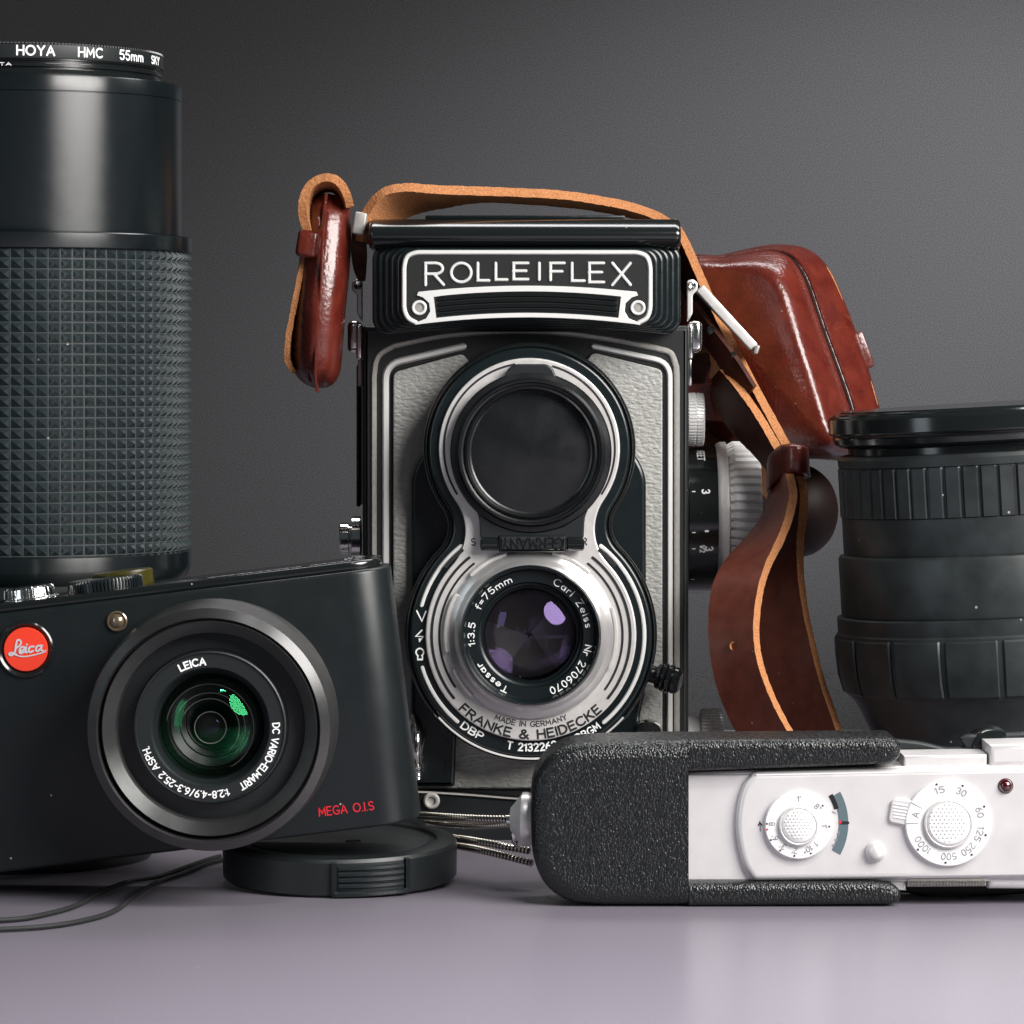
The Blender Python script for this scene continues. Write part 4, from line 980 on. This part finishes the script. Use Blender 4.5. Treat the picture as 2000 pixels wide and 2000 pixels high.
# ================================================================== COMPACT CAMERA (left front)
th = math.radians(6.9); YL = 775; sL = YL / F
lc = thing("compact_camera", "black compact digital camera with a red round badge, propped on a lens cap", "camera", W(330, 1700, 787))
lc.location.z = 0
TR = Vector((758, 1107))
def Lp(u, v): return (TR.x + u * math.cos(th) + v * math.sin(th), TR.y - u * math.sin(th) + v * math.cos(th))
RM = Matrix.Rotation(-th, 3, 'Y')
cx_, cy_ = Lp(-497, 251); cc = W(cx_, cy_, YL); cc.y = YL + 12
lb_ = rbox("body", cc, (994 * sL, 24, 502 * sL), (8.5, .8), M_['camera_skin'], lc, M=RM, segs=3, edges='vert')
cx_, cy_ = Lp(-500, -8); cc = W(cx_, cy_, YL); cc.y = YL + 12.4
rbox("top_plate", cc, (972 * sL, 21.5, 20 * sL), (7.5, .7), M_['black_gloss'], lc, M=RM, segs=3, edges='vert')
uL = Vector((math.cos(th), 0, math.sin(th))); nL = Vector((-math.sin(th), 0, math.cos(th)))
def topdial(name, px, py, Yd, prof, m, **k): return lathe(name, prof, W(px, py, Yd), nL, m, lc, **k)
sd = topdial("zoom_lever", 60, 1177, 788, [(6.4, 0), (6.4, .9), (5.9, 1.2), (5.4, 1.3), (5.2, 3.1), (4.7, 3.5), (0, 3.3)], M_['chrome'], n=64, teeth=(26, .25, (3, 4), .5))
md = topdial("mode_dial", 208, 1161, 786, [(7.2, -.4), (7.9, 0), (7.9, 3.0), (7.4, 3.5), (0, 3.6)], M_['black_satin'], teeth=(64, .3, (1, 2), .45), ang=25)
topdial("dial_cap", 243, 1152, 794, [(6.4, 0), (6.5, 3.7), (5.9, 4.1), (0, 4.2)], M_['yellow_glass'], n=64)
# ring of lens parts
LX, LY = 410, 1422
br = flathe("lens_barrel", LX, LY, 760, [(245, 776), (245, 771), (241, 769), (240, 760), (236, 757.2), (218, 755.6), (215, 756.4), (212, 757.4)], M_['gunmetal'], lc, n=160, ang=20)
rg = flathe("lens_ring", LX - 1, LY + 1, 756, [(213, 759), (212, 756.6), (209, 755.8), (186, 758.6), (184, 761), (182, 763)], M_['gunmetal'], lc, n=160, ang=24)
nr = flathe("name_ring", LX - 1, LY, 757, [(184, 764), (183, 762), (153, 761.6), (151, 760), (149, 758.8), (146, 758.6), (144, 759.0), (117, 759.0), (113, 759.6), (110, 761.6), (106, 762.4), (101, 764.4), (97, 764.8)], M_['black_matte'], lc, n=160, ang=22)
flathe("lens_tunnel", LX - 1, LY, 757, [(99, 764), (90, 766), (86, 766.2), (85, 768), (70, 769), (68, 770), (58, 770.6), (57, 772), (40, 773), (32, 773.4), (30, 775), (0, 775)], M_['void'], lc, n=96, ang=15)
mb = MB()
for r, Yq, w in ((86, 765.8, 2.0), (69, 768.9, 1.5), (57.5, 770.4, 2.0), (31, 769.6, 2)):
    stroke_geo(mb, [W(x, y, Yq) for x, y in circ(LX + (1 if r < 40 else 0), LY - (1 if r < 40 else 0), r, 64)], w * .104, .12, closed=True)
mb.build("element_rim", M_['dull_silver'], lc)
sg2 = 757 / F
def cap_prof(rpx, R, sgn=1, n=14):
    am = math.asin(rpx / R); return [(R * sg2 * math.sin(am * (1 - k / n)), sgn * (R * sg2 * math.cos(am * (1 - k / n)) - R * sg2 * math.cos(am))) for k in range(n + 1)]
lathe("front_glass", cap_prof(99, 148, n=40), W(LX - 1, LY, 762.6), (0, -1, 0), M_['glass_green'], lc, n=96)
lathe("inner_glass", cap_prof(31, 44, n=24), W(LX + 1, LY - 3, 771), (0, -1, 0), M_['glass_blue_in'], lc, n=64)
mb = MB()
text_arc_geo(mb, "LEICA", LX - 1, LY, 124, 105, 13, 758.96, 3.2, a_span=23)
text_arc_geo(mb, "DC VARIO-ELMARIT", LX - 1, LY, 124, -29, 13, 758.96, 2.6, a_span=66)
text_arc_geo(mb, "1:2.8-4.9/6.3-25.2 ASPH.", LX - 1, LY, 124, -118, 13, 758.96, 2.5, a_span=90)
mb.build("lettering", M_['white_print'], nr)
mb = MB()
text_flat_geo(mb, "MEGA O.I.S", 624, 1594, 16, YL - .02, 2.3, rot=math.degrees(th), width=107)
mb.build("slogan", M_['red_print'], lc)
bd = flathe("badge", 50, 1268, YL, [(56, YL + .2), (55, YL - .5), (52, YL - .7), (47, YL - .3), (44, YL + .0), (43, YL - .1), (0, YL - .1)], M_['black_gloss'], lc, n=72, ang=20)
flathe("badge_disc", 51, 1268, YL, [(43, YL), (43, YL - .45), (42, YL - .6), (0, YL - .7)], M_['red_badge'], bd, n=72)
mb = MB()
scr = [[(31, 1266), (38, 1261), (41, 1255), (38, 1250), (33, 1252), (31, 1262), (29, 1273), (23, 1280), (18, 1278), (22, 1275), (32, 1279)],
       [(30, 1279), (40, 1282), (52, 1282), (72, 1278), (87, 1273), (89, 1270)],
       [(38, 1273), (46, 1269), (47, 1264), (42, 1264), (38, 1270), (40, 1276), (47, 1273)], [(51, 1264), (50, 1274), (54, 1273)], [(52, 1259), (53, 1259)],
       [(66, 1263), (60, 1263), (56, 1268), (58, 1274), (65, 1271)], [(81, 1261), (73, 1262), (70, 1268), (73, 1272), (79, 1267), (82, 1260), (80, 1269), (84, 1271)]]
for i, l in enumerate(scr):
    P = crom(l, 4) if len(l) > 2 else l
    stroke_geo(mb, [W(x, y, YL - .71) for x, y in P], (2.6 if i == 1 else 3.8) * sL, .04, round_=False)
mb.build("badge_script", M_['badge_script'], bd)
flathe("assist_lamp", 229, 1213, YL, [(20, YL), (20, YL - .5), (17.5, YL - .7), (15, YL - .3), (11, YL - .8), (5, YL - 1.2), (0, YL - 1.3)], M_['sensor_glass'], lc, n=40)
# etched words on the top edge
mb = MB(); 
for i in range(60):
    u = -355 + i * 5.2
    if i % 7 == 3 or 34 < i < 39 or random.random() < .1: continue
    a = W(*Lp(u, -18), YL); a.y = YL + 5.5; b = a + uL * .32; a += nL * .05; b += nL * .05
    stroke_geo(mb, [a, b], .8, .02, nrm=[nL, nL], round_=False)
mb.build("top_engraving", M_['grey_print'], lc)
# wrist cord curling on the table
zt = lambda px, py, h=.7: (lambda Y: W(px, py, Y))(F * (EYE - h) / (py - HZ))
tube("wrist_cord", [tuple(p) for p in crom([zt(430, 1672), zt(402, 1680), zt(368, 1692), zt(310, 1712), zt(250, 1722), zt(200, 1742), zt(150, 1768), zt(90, 1785), zt(30, 1795), zt(-60, 1798), zt(-160, 1790)], 8)], .5, M_['cord'], lc)
tube("wrist_cord", [tuple(p) for p in crom([zt(440, 1678), zt(405, 1687), zt(360, 1705), zt(310, 1722), zt(270, 1745), zt(225, 1778), zt(170, 1796), zt(100, 1808), zt(20, 1814), zt(-60, 1816), zt(-160, 1812)], 8)], .5, M_['cord'], lc)

# ================================================================== LENS CAP
cpY = 801; xcap = W(664, 1700, cpY).x
cp_ = thing("lens_cap", "round black snap-on lens cap lying flat with ribbed side latch", "lens cap", (xcap, cpY, 0))
ct = math.radians(3.0); cax = Vector((0, -math.sin(ct), math.cos(ct))); cab = Vector((xcap, cpY, 25 * math.sin(ct) + .1)); ce2 = cax.cross(Vector((1, 0, 0)))
def cl(x, y, z): return cab + Vector((1, 0, 0)) * x + ce2 * y + cax * z
capb = lathe("cap_body", [(24.4, 0), (25, .5), (25.1, 7.2), (24.7, 7.9), (23.6, 8.2), (20.8, 8.1), (20.4, 7.5), (19.8, 7.4), (0, 7.3)], cab, cax, M_['black_matte'], cp_, n=144, ang=24)
lathe("face_disc", [(19.4, 7.3), (19.2, 7.75), (18.8, 7.9), (0, 7.85)], cab, cax, M_['black_matte'], capb, n=96)
def arcbox(name, a0, a1, r0, r1, z0, z1, K=10):
    V = []
    for k in range(K + 1):
        a = math.radians(a0 + (a1 - a0) * k / K)
        for r, z in ((r0, z0), (r1 - .2, z0), (r1, z0 + .2), (r1, z1 - .2), (r1 - .2, z1), (r0, z1)): V.append(cl(r * math.cos(a), r * math.sin(a), z))
    Fc = [[k * 6 + i, (k + 1) * 6 + i, (k + 1) * 6 + (i + 1) % 6, k * 6 + (i + 1) % 6] for k in range(K) for i in range(6)]
    Fc += [[0, 1, 2, 3, 4, 5], [K * 6 + i for i in range(6)][::-1]]
    return mesh_obj(name, V, Fc, M_['black_satin'], capb, angle=40)
arcbox("latch_sill", -90, -54, 24, 26.0, .3, 1.3, 12); arcbox("latch_post", -91.2, -89, 24, 25.8, .3, 7.6, 3); arcbox("latch_post", -55, -52.8, 24, 25.8, .3, 7.6, 3)
for k in range(4): arcbox("latch_rib", -88, -56, 24, 25.65, 1.9 + 1.25 * k, 2.9 + 1.25 * k, 12)
mb = MB(); P = [cl(3 + 1.6 * math.cos(t), -3 + 1.0 * math.sin(t), 7.9) for t in [2 * pi * i / 16 for i in range(16)]]
stroke_geo(mb, P, .3, .15, nrm=[cax] * 16, closed=True)
mb.build("cap_emblem", M_['black_gloss'], capb)

# ================================================================== SUBMINIATURE CAMERA + CASE + CHAIN
YM = 765; sM = YM / F
mc = thing("subminiature_camera", "slim pale aluminium subminiature camera with two round dials in a black case", "camera", W(1650, 1750, 775)); mc.location.z = 0
sh = plate("inner_body", rrect(1330, 1512, 2150, 1722, 4), 766.4, 14.5, M_['aluminium'], mc, bev=.5)
plate("top_edge", [(1345, 1524), (1345, 1508), (1400, 1506), (1760, 1497), (2150, 1490), (2150, 1524)], 766.8, 13, M_['aluminium'], mc, bev=.6)
arcl = crom([(1468, 1716), (1452, 1690), (1441, 1650), (1437, 1610), (1442, 1565), (1453, 1532), (1470, 1511)], 6)
osh = plate("sliding_shell", [tuple(p) for p in arcl] + [(1480, 1508), (1800, 1501), (2150, 1494), (2150, 1713), (1480, 1721), (1473, 1720)], YM - .3, 15.5, M_['aluminium'], mc, bev=1.3, segs=5)
stroke("shell_groove", [[(1478, 1513.5), (1800, 1507), (2150, 1500)], ], 3, YM - .25, .06, M_['aluminium_dial'], osh, round_=False)
plate("upper_rail", [(1765, 1476), (1928, 1474), (1928, 1498), (1765, 1501)], 767.4, 12, M_['aluminium'], mc, bev=.5)
plate("upper_rail", [(1933, 1455), (2150, 1450), (2150, 1493), (1933, 1497)], 766.6, 13, M_['aluminium'], mc, bev=1.0)
plate("lower_rail", [(1700, 1716), (1770, 1718), (1770, 1740), (1700, 1736)], 767.2, 12, M_['aluminium'], mc, bev=.5)
plate("lower_rail", [(1930, 1712), (2150, 1710), (2150, 1738), (1930, 1736)], 766.6, 13, M_['aluminium'], mc, bev=1.0)
plate("knurled_strip", [(1773, 1716), (1926, 1714), (1926, 1731), (1773, 1732)], 766.0, 8, M_['dull_silver'], mc, bev=.2)
mb = MB()
for k in range(24):
    x = 1776 + k * 6.3
    for y in (1719.5, 1725.5): 
        q = [W(x, y, 765.95), W(x + 4.6, y, 765.95), W(x + 4.6, y + 5, 765.95), W(x, y + 5, 765.95), W(x + 2.3, y + 2.5, 765.2)]
        mb.add(q, [[4, 1, 0], [4, 2, 1], [4, 3, 2], [4, 0, 3]])
o = mb.build("strip_studs", M_['chrome'], mc, smooth=False); o['kind'] = 'stuff'
Yd = YM - .3
def dial(name, cx, cy, R, Ri):
    d = flathe(name, cx, cy, Yd, [(R, Yd + .1), (R, Yd - .9), (R - 2, Yd - 1.1), (Ri + 8, Yd - 1.2), (Ri + 6, Yd - 1.1)], M_['aluminium_dial'], osh, n=96)
    flathe("dial_hub", cx, cy, Yd, [(Ri + 6.5, Yd - 1.0), (Ri + 6, Yd - 1.9), (Ri + 3, Yd - 2.1), (Ri + 1, Yd - 1.9)], M_['aluminium'], mc, n=72)
    flathe("dial_knob", cx, cy, Yd, [(Ri + 2, Yd - 1.6), (Ri, Yd - 1.9), (Ri - 4, Yd - 2.2), (0, Yd - 2.4)], M_['aluminium_dial'], mc, n=72)
    mb = MB(); p = 8.2 if Ri > 40 else 7.2
    for i in range(-8, 9):
        for j in range(-8, 9):
            x = (i + (j % 2) * .5) * p; y = j * p * .87
            if x * x + y * y > (Ri - 5) ** 2: continue
            yy = Yd - 2.15 - .25 * (1 - (x * x + y * y) / Ri ** 2); b = [W(cx + x + dx, cy + y + dy, yy + .12) for dx, dy in ((-p * .46, 0), (0, -p * .42), (p * .46, 0), (0, p * .42))] + [W(cx + x, cy + y, yy - .3)]
            mb.add(b, [[4, 0, 1], [4, 1, 2], [4, 2, 3], [4, 3, 0]])
    o = mb.build("knob_studs", M_['aluminium_dial'], osh, smooth=False); o['kind'] = 'stuff'
    return d
d1 = dial("distance_dial", 1559, 1611, 66, 33)
d2 = dial("speed_dial", 1851, 1607, 84, 42)
mb = MB(); YT = Yd - 1.16
for t, a in (("15", 104), ("30", 66), ("60", 18), ("125", -19), ("250", -52), ("500", -88), ("1000", -138)):
    text_arc_geo(mb, t, 1851, 1607, 60, a, 12, YT, 1.6, a_span=len(t) * 8.2)
text_arc_geo(mb, "A", 1851, 1607, 58, 166, 13, YT, 1.7)
for a in (151, 181): stroke_geo(mb, [W(1851 + r * math.cos(math.radians(a)), 1607 - r * math.sin(math.radians(a)), YT) for r in (58, 80)], 1.5 * sM, .02, round_=False)
mb.build("numerals", M_['grey_print'], d2)
mb = MB()
def dot(mb, cx, cy, r, Y):
    mb.cut()
    P = [W(x, y, Y) for x, y in circ(cx, cy, r, 14)]; mb.add(P, [list(range(14))[::-1]])
for a in (106, 68, 24, -18, -53, -93, -138): dot(mb, 1851 + 78 * math.cos(math.radians(a)), 1607 - 78 * math.sin(math.radians(a)), 2.2, YT - .05)
mb.build("dial_dot", M_['black_print'], d2)
mb = MB()
for t, a in (("8", 178), ("6'", 209), ("3'", 235), ("2'", 263), ('1 10"', 299), ("1'", -3), ('8"', 42), ("1'", 88)):
    text_arc_geo(mb, t, 1559, 1611, 46, a, 10.5, YT, 1.5)
mb.build("numerals", M_['grey_print'], d1)
mb = MB()
for a in (178, 209, 235, 263, 294, -3, 38): dot(mb, 1559 + 61 * math.cos(math.radians(a)), 1611 - 61 * math.sin(math.radians(a)), 1.9, YT - .05)
for (x, y, r) in ((1932, 1605, 3.4),): dot(mb, x, y, r, Yd - .03)
mb.cut(); stroke_geo(mb, [W(x, y, Yd - .01) for x, y in ((1484, 1604), (1485, 1623))], 1.6 * sM, .03, round_=False)
mb.cut(); stroke_geo(mb, [W(x, y, Yd - .01) for x, y in ((1481, 1612), (1484, 1606), (1488, 1612))], 2.4 * sM, .03, round_=False)
mb.build("dial_dot", M_['black_print'], d1)
mb = MB(); dot(mb, 1559 - 60.5, 1611 + 9, 2.1, YT - .05); mb.build("red_dot", M_['red_print'], d1)
def crescent(cx, cy, r0, r1, a0, a1): return circ(cx, cy, r1, 20, a0, a1) + circ(cx, cy, r0, 20, a1, a0)
win = plate("depth_window", crescent(1530, 1608, 108, 127, -29, 29), Yd - .06, .3, M_['slate'], osh)
plate("window_blank", crescent(1530, 1608, 103, 112, 15, 31), Yd - .10, .3, M_['black_gloss'], win)
mb = MB(); stroke_geo(mb, [W(1643, 1607, Yd - .1), W(1656, 1607, Yd - .1)], 6 * sM, .03, round_=False); mb.build("window_mark", M_['black_print'], win)
mb = MB(); dot(mb, 1641, 1606, 3, Yd - .15); mb.build("window_dot", M_['red_print'], win)
mb = MB()
for (x, y, a) in ((1632, 1590, 60), (1634, 1630, -20), (1629, 1642, -30), (1624, 1652, -35)):
    text_flat_geo(mb, "1" if a > 0 else "4", x, y, 8, Yd - .05, 1.3, rot=a)
mb.build("window_numerals", M_['grey_print'], win)
flathe("shutter_button", 1710, 1663, Yd, [(20, Yd + .1), (20, Yd - .4), (18, Yd - 1.2), (12, Yd - 1.8), (6, Yd - 2.05), (0, Yd - 2.1)], M_['aluminium'], mc, n=56)
tbp = round_path([(1784, 1564), (1750, 1560), (1742, 1564), (1736, 1600), (1740, 1606), (1784, 1618)], [1, 3, 6, 6, 6, 1], True)
tb_ = plate("dial_tab", tbp, Yd - .8, .9, M_['aluminium'], mc, bev=.25)
stroke("tab_rib", [[(1746 + 0 * k, 1570 + 6.5 * k), (1772, 1574 + 6.5 * k)] for k in range(5)], 3, Yd - .8, .15, M_['aluminium_dial'], tb_)
flathe("meter_eye", 1964, 1535, Yd, [(15, Yd + .1), (15, Yd - .15), (13.5, Yd - .2), (10, Yd - .8), (5, Yd - 1.1), (0, Yd - 1.2)], M_['jewel'], mc, n=40)

# black leather half-case
lk = thing("leather_half_case", "black pebbled leather half case gripping the end of the slim camera", "case", W(1190, 1768, 775)); lk.location.z = 0
endp = round_path([(1036, 1595), (1040, 1530), (1062, 1485), (1105, 1456), (1160, 1450), (1345, 1446), (1345, 1771), (1180, 1771), (1110, 1766), (1064, 1735), (1040, 1680)], [30, 40, 45, 45, 20, 0, 0, 20, 40, 45, 45], True)
plate("case_end", endp, 762.5, 19.5, M_['leather_black'], lk, bev=3.4, segs=6, pin=1345)
plate("upper_arm", round_path([(1345.6, 1446), (1748, 1443), (1762, 1455), (1758, 1482), (1742, 1493), (1560, 1500), (1345.6, 1507)], [0, 18, 12, 16, 14, 4, 0], True), 763.2, 18.5, M_['leather_black'], lk, bev=1.7, segs=5, pin=1345.6)
plate("lower_arm", round_path([(1345.6, 1724), (1700, 1722), (1742, 1726), (1762, 1742), (1760, 1762), (1742, 1768), (1345.6, 1771)], [0, 6, 16, 14, 12, 12, 0], True), 763.2, 18.5, M_['leather_black'], lk, bev=1.7, segs=5, pin=1345.6)
mb = MB(); 
bk = round_path([(1346, 1452), (1700, 1440), (1800, 1450), (1850, 1462), (1885, 1460), (1875, 1444), (1890, 1436), (2150, 1425), (2150, 1738), (1900, 1752), (1840, 1757), (1770, 1744), (1346, 1760)], [1, 2, 10, 10, 4, 6, 8, 2, 2, 8, 10, 10, 2], True)
plate("back_panel", bk, 780.0, 3.2, M_['black_matte'], lk, bev=.5)
flathe("belt_clip", 1935, 1462, 782, [(44, 786), (44, 781), (38, 779.6), (0, 779.2)], M_['black_gloss'], lk, n=40)

# metal snake chain
ch = thing("snake_chain", "silvery snake chain looped out from the end of the black leather case", "chain", W(930, 1700, 800)); ch.location.z = 0
Pc = lambda L_: [tuple(p) for p in crom([W(*p) for p in L_], 10)]
for P_, r_ in (([(780, 1591, 832), (840, 1594, 813), (900, 1598, 801), (950, 1600, 793), (1000, 1601, 786)], .86), ([(835, 1604, 830), (880, 1609, 812), (940, 1612, 799), (1000, 1609, 787)], .84),
               ([(875, 1636, 818), (920, 1642, 804), (970, 1650, 796), (1035, 1662, 789)], .86), ([(875, 1650, 820), (920, 1657, 806), (970, 1668, 797), (1040, 1686, 789)], .84)):
    tube("chain_strand", Pc(P_), r_, [M_['chain_metal'], M_['black_gloss']], ch, n=12, rib=(1.05, .42))  # black groove rows put the shade between windings into the colour
lathe("ferrule", [(.9, 0), (1.15, .2), (1.15, 2.6), (.9, 2.8)], W(988, 1602, 786), (1, -.1, 0), M_['chrome'], ch, n=24)
lathe("swivel_ring", [(3.6, 0), (3.9, .3), (3.9, .9), (3.5, 1.2), (2.4, 1.2)], W(1006, 1620, 783), (1, -.25, 0), M_['chrome'], ch, n=40)
lathe("swivel_stud", [(2.4, -2.2), (4.6, -.4), (5.6, .3), (5.7, 1.2), (5.2, 2.6)], W(1018, 1600, 779), (1, -.1, 0), M_['satin'], ch, n=48)
